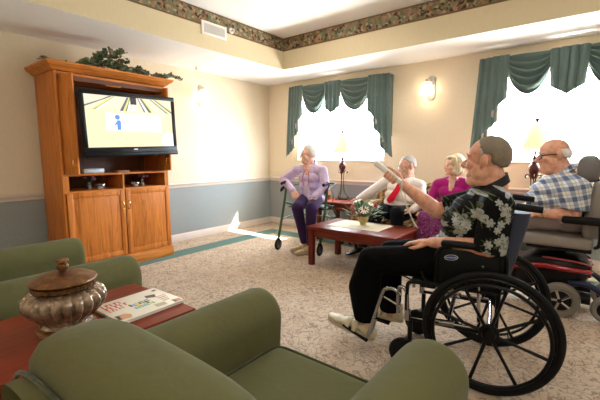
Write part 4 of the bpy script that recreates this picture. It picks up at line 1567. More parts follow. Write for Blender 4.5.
class Person:
    def __init__(s, label, A, F):
        s.A = V((A[0], A[1], 0))
        F = V((F[0], F[1], 0)).normalized()
        s.R = Matrix((F, V((0, 0, 1)).cross(F), V((0, 0, 1)))).transposed()
        s.root = thing('person', label, 'person', s.A)
        s.J = {}

    def L(s, p):
        return s.A + s.R @ V(p)

    def D(s, d):
        return (s.R @ V(d)).normalized()

    def set(s, **kw):
        for k, v in kw.items():
            s.J[k] = s.L(v)

    def part(s, name, mb, mat, par=None, ang=180, label=None):
        return part(name, mb, mat, par or s.root, True, ang, label)

    # ---- torso and limbs, g = how far the surface stands off the body
    def torso(s, mb, g, prof, sh_r=.066, arms=True):
        J = s.J
        pel, neck = J['pel'], J['neck']
        lat = (J['shL'] - J['shR']).normalized()
        up = (neck - pel).normalized()
        f = lat.cross(up).normalized()
        lat = up.cross(f)
        R = Matrix((f, lat, up)).transposed()
        s.TR = R
        H = (neck - pel).length
        for t, w, d, off in prof:
            mb.ell(pel.lerp(neck, t) + f * off, (d + g, w + g, H * .22 + g), R)
        c = pel.lerp(neck, .86)
        for k in ('shL', 'shR'):
            mb.cap(c, J[k], sh_r + .012 + g, sh_r + g)

    def legs(s, mb, g, hip=.088, knee=.064, ank=.040):
        J = s.J
        for k in 'LR':
            mb.cap(J['hip' + k], J['kn' + k], hip + g, knee + g)
            mb.cap(J['kn' + k], J['an' + k].lerp(J['kn' + k], .45), knee - .004 + g, .054 + g)
            mb.cap(J['an' + k].lerp(J['kn' + k], .45), J['an' + k], .054 + g, ank + g)

    def arms(s, mb, r=(.050, .042, .043, .027), which='LR'):
        J = s.J
        for k in which:
            mb.cap(J['sh' + k], J['el' + k], r[0], r[1])
            m = J['el' + k].lerp(J['wr' + k], .3)
            mb.cap(J['el' + k], m, r[1], r[2])
            mb.cap(m, J['wr' + k], r[2], r[3])

    def hand(s, mb, wr, d, n, side, curl=(.25, .3, .25), k=1.0):
        """wr wrist, d towards the fingers, n out of the palm, side +1 left / -1 right"""
        d, n = V(d).normalized(), V(n)
        n = (n - d * n.dot(d)).normalized()
        t = d.cross(n) * side                   # towards the thumb
        W_ = V(wr)
        off = (.031, .010, -.011, -.031)
        ln = (.070, .079, .073, .057)
        for i in range(4):
            b = W_ + d * (.088 - .004 * abs(i - 1)) * k + t * off[i] * k
            mb.cap(W_ + t * off[i] * .55 * k, b, .0155 * k, .0115 * k, 10)
            p, a = b, 0
            for q in range(3):
                a += curl[q]
                dd = (d * cos(a) + n * sin(a) + t * off[i] * 2.2 * (1 if q == 0 else .4)).normalized()
                e = p + dd * ln[i] * (.44, .31, .25)[q] * k
                mb.cap(p, e, (.0098, .0088, .0080)[q] * k, (.0088, .0080, .0068)[q] * k, 10)
                p = e
        mb.cap(W_ + d * .03 * k, W_ + d * .07 * k, .02 * k, .018 * k)
        a = W_ + d * .018 * k + t * .022 * k
        b = W_ + d * .052 * k + t * .050 * k + n * .016 * k
        c = W_ + d * .080 * k + t * .058 * k + n * .024 * k
        e = W_ + d * .104 * k + t * .055 * k + n * .030 * k
        mb.cap(a, b, .017 * k, .0125 * k, 10)
        mb.cap(b, c, .0115 * k, .0100 * k, 10)
        mb.cap(c, e, .0100 * k, .0080 * k, 10)

    # ---- head
    def head(s, mb, c, f, up, k=1.0, jaw=1.0, nose=1.0, fat=0.0, chin=.078, lips=True, neck_r=.056):
        c, f, up = V(c), V(f).normalized(), V(up)
        l = up.cross(f).normalized()
        up = f.cross(l)
        s.HC, s.HR, s.hk = c, Matrix((f, l, up)).transposed(), k
        P = s.HP
        R = s.HR
        E = lambda p, r: mb.ell(P(p), tuple(x * k for x in r), R)
        E((-.014, 0, .032), (.098, .077, .091))
        E((.020, 0, .020), (.074, .068, .078))
        E((.028, 0, -.045), (.062, .058 * jaw, .072))
        E((.052, 0, -.078), (.040, .042 * jaw, .036))
        E((chin, 0, -.100), (.019, .022, .017))
        for sg in (1, -1):
            E((.066, .031 * sg, .025), (.022, .026, .011))
            E((.058, .042 * sg, -.026), (.027, .024, .027))
            E((.008, .056 * sg, -.062), (.042, .018 * jaw, .040))
            E((.082, .014 * sg, -.040), (.016, .011, .011))
            # ear
            E((-.016, .087 * sg, -.002), (.020, .0095, .034))
            E((-.006, .080 * sg, -.026), (.011, .010, .016))
            E((.070, .031 * sg, .003), (.014, .017, .009))
        mb.cap(P((.078, 0, .014)), P((.104 + .006 * nose, 0, -.030)), .0095 * k, .0135 * k * nose)
        E((.098 + .006 * nose, 0, -.037), (.014, .014, .010))
        if lips:
            E((.083, 0, -.061), (.012, .022, .006))
            E((.081, 0, -.073), (.013, .020, .007))
        E((.070, 0, -.066), (.020, .030, .022))
        if fat:
            E((.022, 0, -.108), (.052 + fat, .048 + fat, .030 + fat * .6))
        mb.cap(P((-.030, 0, -.055)), s.J['neck'], neck_r * k, (neck_r + .012) * k)

    def HP(s, p):
        return s.HC + s.HR @ (V(p) * s.hk)

    def face_parts(s, lid=True, brow=None, lipm=None):
        k = s.hk
        ey, ir = MB(), MB()
        for sg in (1, -1):
            ey = MB().ell(s.HP((.079, .031 * sg, .001)), (.0105 * k, .0125 * k, .0075 * k), s.HR, 14, 8)
            e = s.part('eye', ey, m_eye)
            s.part('iris', MB().ell(s.HP((.0855, .0315 * sg, .001)), (.0045 * k, .0058 * k, .0058 * k), s.HR, 12, 8), m_iris, e)
            if brow:
                s.part('eyebrow', MB().tube(spline([s.HP((.083, .014 * sg, .026)), s.HP((.088, .032 * sg, .032)), s.HP((.072, .052 * sg, .026))], 4), [.003 * k] * 9, 8), brow)

    def hair(s, mask, th, mat, seed=0, rough=.006, k2=1.0, freq=26, name='hair'):
        k = s.hk
        C0 = V((-.014, 0, .032))
        r = V((.098, .077, .091))
        n, m = 72, 44
        rs = []
        for i in range(m + 1):
            t = -pi / 2 + pi * i / m
            ring = []
            for j in range(n):
                a = 2 * pi * j / n
                d = V((max(cos(t), .01) * cos(a), max(cos(t), .01) * sin(a), sin(t)))
                e = 1 / math.sqrt((d.x / r.x) ** 2 + (d.y / r.y) ** 2 + (d.z / r.z) ** 2)
                q = max(0, min(1, mask(d.x, d.y, d.z) + .25 * noise.noise(d * 6 + V((seed, 0, 0)))))
                q = q * q * (3 - 2 * q)
                h = th(d.x, d.y, d.z) if callable(th) else th
                nn = noise.noise(d * freq + V((seed, 3, 1))) * rough
                ring.append(s.HP(C0 + d * (e - .012 + (h + .012 + nn) * q)))
            rs.append(ring)
        return s.part(name, MB().rings(rs), mat)

    def glasses(s, mat, rw=.024, rh=.017, th=.0018, square=False, x=.100):
        k = s.hk
        b = MB()
        ln = MB()
        for sg in (1, -1):
            pts = []
            for i in range(24):
                a = 2 * pi * i / 24
                ca, sa = cos(a), sin(a)
                if square:
                    ca = abs(ca) ** .45 * (1 if ca > 0 else -1)
                    sa = abs(sa) ** .45 * (1 if sa > 0 else -1)
                pts.append(s.HP((x - .010 * abs(ca * .5 + .5) * (1 if True else 0), sg * (.033 + rw * ca), -.004 + rh * sa)))
            b.tube(pts, th * k, 6, closed=True)
            ln.rings([pts, [p + s.HR @ V((.0006, 0, 0)) for p in pts]])
            b.tube(spline([s.HP((x - .010, sg * .057, .004)), s.HP((x - .035, sg * .076, .006)), s.HP((.01, sg * .083, .006)), s.HP((-.022, sg * .082, -.004))], 4), th * k * (1.5 if square else 1), 6)
        b.tube(spline([s.HP((x - .005, .010, .002)), s.HP((x + .003, 0, .006)), s.HP((x - .005, -.010, .002))], 4), th * k, 6)
        g = s.part('glasses', b, mat)
        s.part('lens', ln, m_lens, g)

    def collar(s, mat, r=.068, h=.040, tilt=.25, flare=.018, name='collar', open_=.5):
        """folded shirt collar round the neck, open at the front"""
        n_ = s.J['neck']
        up = (s.HP((-.03, 0, -.06)) - n_).normalized()
        f = s.TR @ V((1, 0, 0))
        f = (f - up * f.dot(up)).normalized()
        l = up.cross(f)
        o = []
        b = MB()
        N_ = 28
        inn, mid, out, low = [], [], [], []
        for i in range(N_ + 1):
            a = open_ + (2 * pi - 2 * open_) * i / N_
            d = f * cos(a) + l * sin(a)
            dz = up * (-.030 * cos(a) * 1.0)
            base = n_ + dz
            inn.append(base + d * r + up * .0)
            mid.append(base + d * (r + .002) + up * h)
            out.append(base + d * (r + .008) + up * (h + .003))
            low.append(base + d * (r + flare + .006) + up * (.002 - .012 * max(0, cos(a))))
        vs = inn + mid + out + low
        m = N_ + 1
        fs = []
        for q in range(3):
            for i in range(N_):
                fs.append((q * m + i, q * m + i + 1, (q + 1) * m + i + 1, (q + 1) * m + i))
        b.raw(vs, fs)
        me = evald(b.mesh(), [('SOLIDIFY', dict(thickness=.003, offset=0))])
        return s.part(name, me, mat, ang=60)

    def shoe(s, heel, toe, k, mat, sole=True, h=.085, w=.045, straps=0):
        heel, toe = s.L(heel), s.L(toe)
        f = (toe - heel).normalized()
        l = V((0, 0, 1)).cross(f).normalized()
        u = f.cross(l)
        R = Matrix((f, l, u)).transposed()
        Ln = (toe - heel).length
        mb = MB()
        P = lambda a, c_, b_: heel + f * a + l * c_ + u * b_
        for (a, r, hh) in ((.10, .85, .055), (.22, .85, .062), (.42, .86, .055), (.62, .98, .040), (.80, 1.0, .031), (.91, .8, .024)):
            mb.ell(P(Ln * a, 0, .014 + hh * .5), (Ln * .13, w * r, hh * .62), R)
        mb.cap(P(Ln * .20, 0, .04), P(Ln * .17, 0, h), w * .85, w * .78)
        me = fuse(mb, .006, 4)
        sh = s.part('shoe', me, mat)
        if sole:
            rs = []
            for (b_, k_) in ((0, .96), (.004, 1), (.020, 1.0), (.024, .95)):
                ring = []
                for i in range(28):
                    a = 2 * pi * i / 28
                    x = .5 + .5 * cos(a)
                    ww = w * (.86 if x < .4 else .86 + .16 * min(1, (x - .4) / .3))
                    ring.append(P(Ln * (.5 + .515 * k_ * cos(a) * (1)), ww * 1.06 * k_ * (abs(sin(a)) ** .7) * (1 if sin(a) > 0 else -1), b_ - .006))
                rs.append(ring)
            s.part('sole', MB().rings(rs), m_sole, sh, 50)
        for i in range(straps):
            a = Ln * (.42 + .14 * i)
            pts = [P(a, w * 1.0 * cos(t), .018 + (.068 - .014 * i) * sin(t)) for t in [pi * q / 10 for q in range(11)]]
            rs = [[p + f * x + (p - P(a, 0, .02)).normalized() * y for x, y in ((-.012, 0), (-.012, .004), (.012, .004), (.012, 0))] for p in pts]
            s.part('strap', MB().rings(rs), mat, sh, 40)
        return sh


def prof(scale=1.0, hip=(.165, .12), waist=(.155, .115), chest=(.175, .125), belly=0.0):
    return [(0.0, hip[0] * scale, hip[1] * scale, 0), (.20, (hip[0] * .5 + waist[0] * .5) * scale, (waist[1] + belly * .5) * scale, belly * .5), (.42, waist[0] * scale, (waist[1] + belly * .6) * scale, belly * .7), (.64, chest[0] * scale, chest[1] * scale + belly * .25, .012 + belly * .3), (.82, chest[0] * .92 * scale, chest[1] * .86 * scale, 0)]


m_sk1 = skin_mat('skin_ruddy', (226, 172, 146), (208, 140, 116))
m_sk2 = skin_mat('skin_pale', (232, 186, 162), (218, 156, 134))
m_sk3 = skin_mat('skin_fair', (234, 188, 164), (222, 162, 138))


def hairm(name, c, v=.25):
    s = NT(name)
    o = s.co('Object', (60, 60, 20))
    f = s.noise(o, 3, 4, .7)
    d = tuple(x * (1 - v) for x in c[:3]) + (1,)
    l = tuple(min(1, x * (1 + v)) for x in c[:3]) + (1,)
    return s.set(s.mix(f, d, l), .6, 0, .3, bump=f, bstr=.5, bdist=.004)


m_hgrey, m_hwhite, m_hblond, m_hsilver = hairm('hair_grey_brown', C8(128, 116, 100), .4), hairm('hair_white', C8(226, 222, 218), .1), hairm('hair_ash_blond', C8(222, 202, 164), .2), hairm('hair_silver', C8(190, 184, 178), .15)

# ---- the man in the manual wheelchair
def hawaiian():
    """black cloth printed with pale hibiscus sprays and fern-like leaves, two layers of different size"""
    s = NT('floral_shirt')
    o = s.co('Object')
    x, y, z = s.sep(o)
    cb = s.n('CombineXYZ', {0: s.math('ADD', x, s.math('MULTIPLY', y, .55)), 1: z, 2: 0}).outputs[0]
    wob = s.n('TexNoise', {'Vector': cb, 'Scale': 16, 'Detail': 2}).outputs['Color']
    cb = s.mix(.022, cb, wob, 'ADD')
    col = C8(14, 14, 16)
    for (sc_, keep, k, petals, leaves) in ((10, .30, 1.0, 2.5, 5.5), (17, .48, .95, 3.0, 4.5)):
        off = s.n('VectorMath', {0: cb, 1: (sc_ * .37, sc_ * .11, 0)}, operation='ADD').outputs[0]
        scn_ = s.n('VectorMath', {0: off}, operation='SCALE')
        scn_.inputs['Scale'].default_value = sc_
        vo = s.n('TexVoronoi', {'Vector': off, 'Scale': sc_, 'Randomness': .9}, voronoi_dimensions='2D')
        pos = s.n('VectorMath', {0: vo.outputs['Position']}, operation='SCALE')
        pos.inputs['Scale'].default_value = sc_ if False else 1.0
        dv = s.n('VectorMath', {0: off, 1: pos.outputs[0]}, operation='SUBTRACT').outputs[0]
        dx, dy, _ = s.sep(dv)
        ang = s.math('ARCTAN2', dy, dx)
        rnd = s.sep(vo.outputs['Color'])
        dist = vo.outputs['Distance']
        on = s.math('GREATER_THAN', rnd[0], keep)
        pet = s.math('ABSOLUTE', s.math('COSINE', s.math('ADD', s.math('MULTIPLY', ang, petals), s.math('MULTIPLY', rnd[1], 6))))
        R_ = s.math('MULTIPLY', s.math('ADD', .19, s.math('MULTIPLY', s.math('POWER', pet, .7), .23)), s.math('ADD', .62, s.math('MULTIPLY', rnd[0], .42)))
        fl_ = s.math('MULTIPLY', s.math('LESS_THAN', dist, s.math('MULTIPLY', R_, k)), on)
        vein = s.noise(cb, 70, 3, .6)
        petc = s.mix(s.math('MULTIPLY', vein, 1.1), C8(200, 198, 188), C8(84, 98, 108))
        petc = s.mix(s.math('MULTIPLY', s.math('LESS_THAN', dist, .065), s.math('GREATER_THAN', rnd[1], .4)), petc, C8(176, 152, 84))
        lf = s.math('POWER', s.math('ABSOLUTE', s.math('COSINE', s.math('ADD', s.math('MULTIPLY', ang, leaves), s.math('MULTIPLY', rnd[2], 6)))), 4)
        side = s.math('GREATER_THAN', s.math('SINE', s.math('ADD', ang, s.math('MULTIPLY', rnd[1], 9))), -.2)
        lm = s.math('MULTIPLY', s.math('MULTIPLY', s.math('LESS_THAN', dist, s.math('MULTIPLY', lf, .66)), side), on)
        col = s.mix(lm, col, s.mix(vein, C8(96, 100, 58), C8(60, 66, 44)))
        col = s.mix(fl_, col, petc)
    return s.set(col, .8, 0, .12, bump=s.noise(s.co(), 12, 2, .5, .8), bstr=.35, bdist=.03)


m_haw = hawaiian()
m_pants_k = cloth('black_trousers', C8(13, 12, 13), .9, var=.2, wr=.4, sheen=0)
p = Person('man in a black floral shirt and white shoes pointing a white remote from a wheelchair', (4.25, -2.725), (-.984, -.178))
p.set(pel=(.115, 0, .665), neck=(.022, 0, 1.055), shL=(-.005, .205, .985), shR=(.045, -.195, .985), elL=(.02, .215, .765), wrL=(.315, .135, .745), elR=(.335, -.175, .885), wrR=(.545, -.145, 1.045),
      hipL=(.14, .105, .645), hipR=(.14, -.105, .645), knL=(.665, .15, .60), knR=(.615, -.135, .585), anL=(.685, .15, .19), anR=(.60, -.135, .16))
PR = prof(1.03, hip=(.19, .125), waist=(.19, .13), chest=(.19, .125), belly=.055)
mb = MB()
p.torso(mb, -.008, PR)
p.legs(mb, 0)
p.arms(mb, (.056, .050, .050, .031))
p.head(mb, p.L((.066, 0, 1.212)), p.D((.95, -.24, .05)), p.D((-.05, 0, 1)), 1.07, jaw=1.12, nose=1.15, fat=.016, chin=.072, neck_r=.062)
p.hand(mb, p.J['wrL'], p.D((.92, -.30, -.12)), p.D((-.1, .05, -1)), 1, (.15, .25, .2), 1.08)
# right hand closed round the remote
a_ = p.D((.80, 0, .60))
s_ = p.D((0, 1, 0))
n_ = p.D((-.60, 0, .80))
R0 = p.L((.615, -.115, 1.108))
Q = lambda a, b, c: R0 + a_ * a + s_ * b + n_ * c
for k in range(4):
    x = .034 - .0225 * k
    pts = [p.J['wrR'].lerp(Q(x, -.034, .0), .25), Q(x, -.034, -.002), Q(x + .002, -.020, -.030), Q(x + .003, .012, -.034), Q(x + .002, .031, -.014), Q(x, .028, .008)]
    rr = (.018, .0125, .0108, .0102, .0096, .0080)
    for i in range(5):
        mb.cap(pts[i], pts[i + 1], rr[i], rr[i + 1], 10)
mb.cap(p.J['wrR'], Q(-.02, -.03, .012), .026, .018)
for q in ((Q(-.045, -.03, .016), Q(-.006, -.020, .030), .016, .0125), (Q(-.006, -.020, .030), Q(.030, -.006, .031), .0120, .0105), (Q(.030, -.006, .031), Q(.056, .002, .027), .0105, .0085)):
    mb.cap(*q, 10)
p.part('body', fuse(mb, .0038, 4), m_sk1)
p.face_parts(brow=m_hgrey)
p.part('mouth', MB().ell(p.HP((.083, 0, -.067)), (.010, .018, .0065), p.HR, 14, 8), plain('mouth_dark', C8(84, 34, 30), .5))
ss = lambda a, b, x: max(0, min(1, (x - a) / (b - a)))
def hline(f, l, u, lo, hi, ear=1):
    fl = lo + (hi - lo) * ss(.05, .80, u)
    m_ = ss(fl + .13, fl - .10, f) * ss(-.52, -.30, u + .25 * ss(-.2, -.7, f))
    if ear:
        m_ *= 1 - ss(-.42, -.30, f) * ss(.06, -.04, u) * (1 if abs(l) > .3 else 0)
    return m_


p.hair(lambda f, l, u: hline(f, l, u, .14, .60), lambda f, l, u: .0015 + .009 * ss(.5, -.4, f), m_hgrey, 2, .003)
p.hair(lambda f, l, u: ss(-.28, -.12, f) * ss(.50, .28, f) * ss(-.16, .0, u) * ss(.62, .30, u), .003, hairm('hair_temple_grey', C8(186, 174, 156), .2), 4, .002, name='temple_hair')
# shirt
mb = MB()
p.torso(mb, .012, PR, .070)
for k, t1 in (('L', 1.10), ('R', .84)):
    e = p.J['sh' + k].lerp(p.J['el' + k], t1)
    d = (e - p.J['sh' + k]).normalized()
    mb.cap(p.J['sh' + k], p.J['sh' + k].lerp(e, .5), .078, .080)
    mb.tube([p.J['sh' + k], p.J['sh' + k].lerp(e, .5), e - d * .02, e], [.074, .080, .082, .081], 20)
mb.ell(p.L((.19, 0, .70)), (.17, .20, .085), p.R)
mb.ell(p.L((.06, 0, .66)), (.13, .215, .12), p.R)
sh = fuse(mb, .0065, 3)
p.part('shirt', sh, m_haw)
p.collar(plain('black_collar', C8(18, 18, 20), .7), r=.074, h=.046, flare=.008, open_=.55)
# trousers
mb = MB()
for k in 'LR':
    J = p.J
    mid = J['kn' + k].lerp(J['an' + k], .45) + p.D((1, 0, 0)) * (.055 if k == 'L' else .02)
    low = J['an' + k] + V((0, 0, .03)) + p.D((1, 0, 0)) * .012
    mb.cap(J['hip' + k], J['kn' + k], .104, .084)
    mb.cap(J['kn' + k], J['an' + k] + V((0, 0, .06)), .076, .064)
    mb.cap(J['kn' + k], mid, .082, .080)
    mb.tube([mid, mid.lerp(low, .6), low, low - V((0, 0, .015))], [.079, .076, .070, .068], 20)
mb.ell(p.J['pel'] + V((0, 0, -.03)), (.15, .20, .10), p.R)
p.part('trousers', fuse(mb, .007, 4), m_pants_k)
p.shoe((.635, .155, .088), (.945, .16, .168), 1, m_shoe_w, True, .10, .050, 2)
p.shoe((.52, -.14, .108), (.81, -.145, .142), 1, m_shoe_w, True, .10, .050, 2)

# the remote in his hand
rem = thing('game_remote', 'white game remote with a grey wrist cord in the raised hand', 'remote control', Q(.03, 0, 0))
RM_ = Matrix((a_, s_, n_)).transposed()
b = MB().box((-.085, -.021, -.017), (.130, .021, .017), .008, 3)
me = b.mesh()
M4 = RM_.to_4x4()
M4.translation = Q(.018, 0, .0)
me.transform(M4)
m_wii = plain('glossy_white_plastic', C8(236, 234, 230), .25, var=.02)
part('case', me, m_wii, rem, world=True)
b = MB()
for x in (.062, .018, .006, -.006, -.04, -.055):
    b.ell((x, 0, .0172), (.0035, .0035, .0012), n=10, m=6)
b.box((.082, -.007, .017), (.086, .007, .0182)).box((.079, -.0035, .017), (.089, .0035, .0182))
me = b.mesh()
me.transform(M4)
part('button', me, m_silver, rem, world=True)
P_ = [M4 @ V((-.082, 0, 0)), M4 @ V((-.10, .0, -.012)), p.L((.552, -.105, 1.00)), p.L((.525, -.10, .935)), p.L((.49, -.10, .86)), p.L((.455, -.10, .80)), p.L((.44, -.11, .775)), p.L((.47, -.13, .80)), p.L((.51, -.135, .90)), p.L((.535, -.14, .985)), p.L((.55, -.185, 1.03)), p.L((.555, -.175, 1.075)), p.L((.553, -.12, 1.07)), p.L((.548, -.105, 1.02))]
part('wrist_cord', MB().tube(spline(P_, 6), .0032, 8), plain('cord_grey', C8(206, 200, 190), .7), rem, world=True)

# ---- the man in the power chair
def plaid():
    s = NT('checked_shirt')
    o = s.co('Object', None, (0, radians(14), radians(20)))
    x, y, z = s.sep(o)
    h = s.math('ADD', x, s.math('MULTIPLY', y, .7))
    def stripes(t, per, lo, hi, ph=0):
        f = s.math('FRACT', s.math('ADD', s.math('MULTIPLY', t, 1 / per), ph))
        return s.math('MULTIPLY', s.math('GREATER_THAN', f, lo), s.math('LESS_THAN', f, hi))
    a, b_ = stripes(h, .078, .0, .42), stripes(z, .078, .0, .42)
    a2, b2 = stripes(h, .078, .64, .72), stripes(z, .078, .64, .72)
    sm = s.math('ADD', a, b_)
    c = s.ramp(s.math('MULTIPLY', sm, .5), [(0, C8(218, 214, 206)), (.4, C8(152, 160, 176)), (.9, C8(88, 100, 128))], 'CONSTANT')
    c = s.mix(s.math('MULTIPLY', s.math('MAXIMUM', a2, b2), .5), c, C8(110, 124, 146))
    return s.set(c, .8, 0, .25, bump=s.noise(s.co(), 12, 2, .5, .8), bstr=.3, bdist=.03)


m_plaid = plaid()
m_taupe = cloth('taupe_trousers', C8(140, 124, 120), .9, var=.12, wr=.4)
p = Person('bald man with dark glasses and a checked shirt sitting in the electric wheelchair', (4.50, -1.38), (-1, 0))
p.set(pel=(.02, 0, .75), neck=(.015, .01, 1.075), shL=(-.09, .225, .99), shR=(.09, -.215, 1.0), elL=(-.075, .235, .800), wrL=(.145, .20, .785), elR=(.14, -.25, .80), wrR=(.30, -.15, .785),
      hipL=(.03, .105, .735), hipR=(.03, -.105, .735), knL=(.42, .13, .705), knR=(.42, -.13, .705), anL=(.47, .11, .20), anR=(.47, -.11, .20))
PR = prof(1.18, hip=(.17, .12), waist=(.195, .145), chest=(.195, .145), belly=.06)
mb = MB()
p.torso(mb, -.008, PR)
p.legs(mb, -.004)
p.arms(mb, (.054, .047, .048, .030))
p.head(mb, p.L((.098, .0, 1.237)), p.D((.92, .36, -.10)), p.D((.10, 0, 1)), 1.08, jaw=1.14, nose=1.1, fat=.016, chin=.078, neck_r=.062)
p.hand(mb, p.J['wrL'], p.D((.95, -.15, -.05)), p.D((0, -.2, -1)), 1, (.25, .4, .35), 1.05)
p.hand(mb, p.J['wrR'], p.D((.9, .3, -.05)), p.D((0, .2, -1)), -1, (.25, .4, .35), 1.05)
p.part('body', fuse(mb, .0048, 4), m_sk1)
p.face_parts(brow=m_hsilver)
p.part('mouth', MB().ell(p.HP((.090, 0, -.067)), (.006, .020, .003), p.HR, 14, 8), plain('lip_line', C8(150, 80, 70), .5))
p.hair(lambda f, l, u: ss(.16, -.10, f) * ss(.34, .0, u) * ss(-.72, -.55, u) * (1 - .9 * ss(-.30, -.20, f) * ss(.02, -.06, u)), lambda f, l, u: .002 + .016 * ss(.1, -.35, u), m_hwhite, 5, .003)
p.glasses(m_black, .025, .016, .0022, True)
mb = MB()
p.torso(mb, .012, PR, .072)
for k in 'LR':
    e = p.J['sh' + k].lerp(p.J['el' + k], .82)
    d = (e - p.J['sh' + k]).normalized()
    mb.cap(p.J['sh' + k], p.J['sh' + k].lerp(e, .5), .080, .084)
    mb.tube([p.J['sh' + k], p.J['sh' + k].lerp(e, .5), e - d * .02, e], [.078, .085, .090, .089], 20)
mb.ell(p.L((.06, 0, .775)), (.17, .205, .075), p.R)
p.part('shirt', fuse(mb, .008, 3), m_plaid)
p.collar(m_plaid, r=.078, h=.038, flare=.024, open_=.45)
mb = MB()
for k in 'LR':
    J = p.J
    mb.cap(J['hip' + k], J['kn' + k], .094, .082)
    low = J['an' + k] + V((0, 0, .03))
    mb.tube([J['kn' + k] - V((.0, 0, .01)), J['kn' + k].lerp(low, .5), low], [.080, .074, .068], 18)
    mb.cap(J['kn' + k], J['kn' + k].lerp(low, .3), .082, .076)
mb.ell(p.J['pel'], (.15, .19, .095), p.R)
mb.ell(p.L((-.06, 0, .72)), (.14, .205, .095), p.R)
p.part('trousers', fuse(mb, .009, 4), m_taupe)
w_ = p.J['wrL'].lerp(p.J['elL'], .12)
ax = (p.J['wrL'] - p.J['elL']).normalized()
wt = p.part('watch', MB().torus(w_, .033, .006, ax, 28, 8), m_brass)
p.part('watch_dial', MB().cyl(w_ + p.D((0, .85, .35)) * .030, w_ + p.D((0, .85, .35)) * .041, .017), m_nickel, wt)
for sg in (1, -1):
    p.shoe((.42, .11 * sg, .113), (.70, .11 * sg, .113), 1, m_shoe_k, False, .10, .045)

# ---- the man on the sofa
m_shirtw = cloth('white_dress_shirt', C8(236, 226, 218), .85, var=.04, wr=.3, sheen=.1)
m_tie = cloth('red_tie', C8(206, 28, 50), .5, var=.1, wr=.1)
m_trnavy = cloth('dark_suit_trousers', C8(22, 23, 28), .85, var=.15, wr=.3, sheen=.05)
p = Person('silver-haired man in a white shirt and red tie leaning back on the sofa', (2.80, -.65), (0, -1))
p.set(pel=(.03, -.01, .545), neck=(-.045, .065, .955), shL=(-.03, .235, .865), shR=(-.03, -.145, .935), elR=(.03, -.385, .765), wrR=(.0, -.575, .655), elL=(.06, .305, .665), wrL=(.22, .255, .605),
      hipL=(.06, .09, .535), hipR=(.06, -.10, .535), knL=(.355, .12, .575), knR=(.345, -.10, .575), anL=(.335, .13, .10), anR=(.31, -.345, .095))
PR = prof(1.04, hip=(.17, .12), waist=(.18, .125), chest=(.185, .125), belly=.045)
mb = MB()
p.torso(mb, -.008, PR)
p.legs(mb, -.004)
p.arms(mb)
p.head(mb, p.L((.0, .08, 1.10)), p.D((.80, -.58, -.20)), p.D((.16, -.12, 1)), 1.0, jaw=1.08, fat=.012)
p.hand(mb, p.J['wrR'], p.D((.05, -.95, -.30)), p.D((0, -.2, -1)), -1, (.1, .2, .2))
p.hand(mb, p.J['wrL'], p.D((.55, -.8, -.05)), p.D((0, 0, -1)), 1, (.2, .3, .3))
p.part('body', fuse(mb, .005, 4), m_sk2)
p.face_parts(brow=m_hsilver)
p.hair(lambda f, l, u: hline(f, l, u, .10, .66), lambda f, l, u: .008 + .006 * ss(.4, -.5, f), m_hsilver, 8, .005)
p.glasses(m_nickel, .024, .018, .0013)
mb = MB()
p.torso(mb, .010, PR, .070)
p.arms(mb, (.072, .062, .058, .044), 'LR')
p.part('shirt', fuse(mb, .008, 3), m_shirtw)
p.collar(m_shirtw, r=.070, h=.036, flare=.020, open_=.30)
f = p.TR @ V((1, 0, 0))
J = p.J
tp = [J['neck'] + f * .088 + V((0, 0, -.030)), J['pel'].lerp(J['neck'], .78) + f * .165, J['pel'].lerp(J['neck'], .58) + f * .203, J['pel'].lerp(J['neck'], .36) + f * .222 + p.D((0, -1, 0)) * .03, J['pel'].lerp(J['neck'], .20) + f * .218 + p.D((0, -1, 0)) * .05]
tl_ = p.TR @ V((0, 1, 0))
rs = []
for q, w in zip(spline(tp, 4), [.016, .018, .020, .022, .024, .027, .030, .033, .036, .038, .040, .042, .043, .044, .044, .032, .006]):
    rs.append([q - tl_ * w, q - tl_ * w + f * .006, q + f * .012, q + tl_ * w + f * .006, q + tl_ * w])
tie = p.part('tie', MB().rings(rs), m_tie, ang=50)
p.part('tie_knot', MB().ell(J['neck'] + f * .085 + V((0, 0, -.018)), (.018, .020, .022), p.TR), m_tie, tie)
mb = MB()
for k in 'LR':
    mb.cap(J['hip' + k], J['kn' + k], .098, .080)
    low = J['an' + k] + V((0, 0, .03))
    mb.cap(J['kn' + k], J['kn' + k].lerp(low, .4), .080, .072)
    mb.tube([J['kn' + k].lerp(low, .2), J['kn' + k].lerp(low, .6), low], [.076, .070, .064], 18)
mb.ell(J['pel'], (.15, .18, .10), p.R)
p.part('trousers', fuse(mb, .009, 4), m_trnavy)
p.part('belt', MB().torus((0, 0, 0), 1, .05, n=40).mesh() if False else MB().rings([[J['pel'] + V((0, 0, .085)) + p.R @ V(((.188 + d) * cos(a) + .018, (.188 + d) * sin(a), h)) for d, h in ((0, -.014), (.006, -.014), (.006, .014), (0, .014))] for a in [2 * pi * i / 40 for i in range(40)]], closed=True), m_shoe_k)
p.shoe((.27, -.34, .012), (.56, -.425, .012), 1, m_shoe_k, False, .09, .046)
p.shoe((.30, .125, .012), (.42, .16, .012) if False else (.59, .14, .012), 1, m_shoe_k, False, .09, .046)

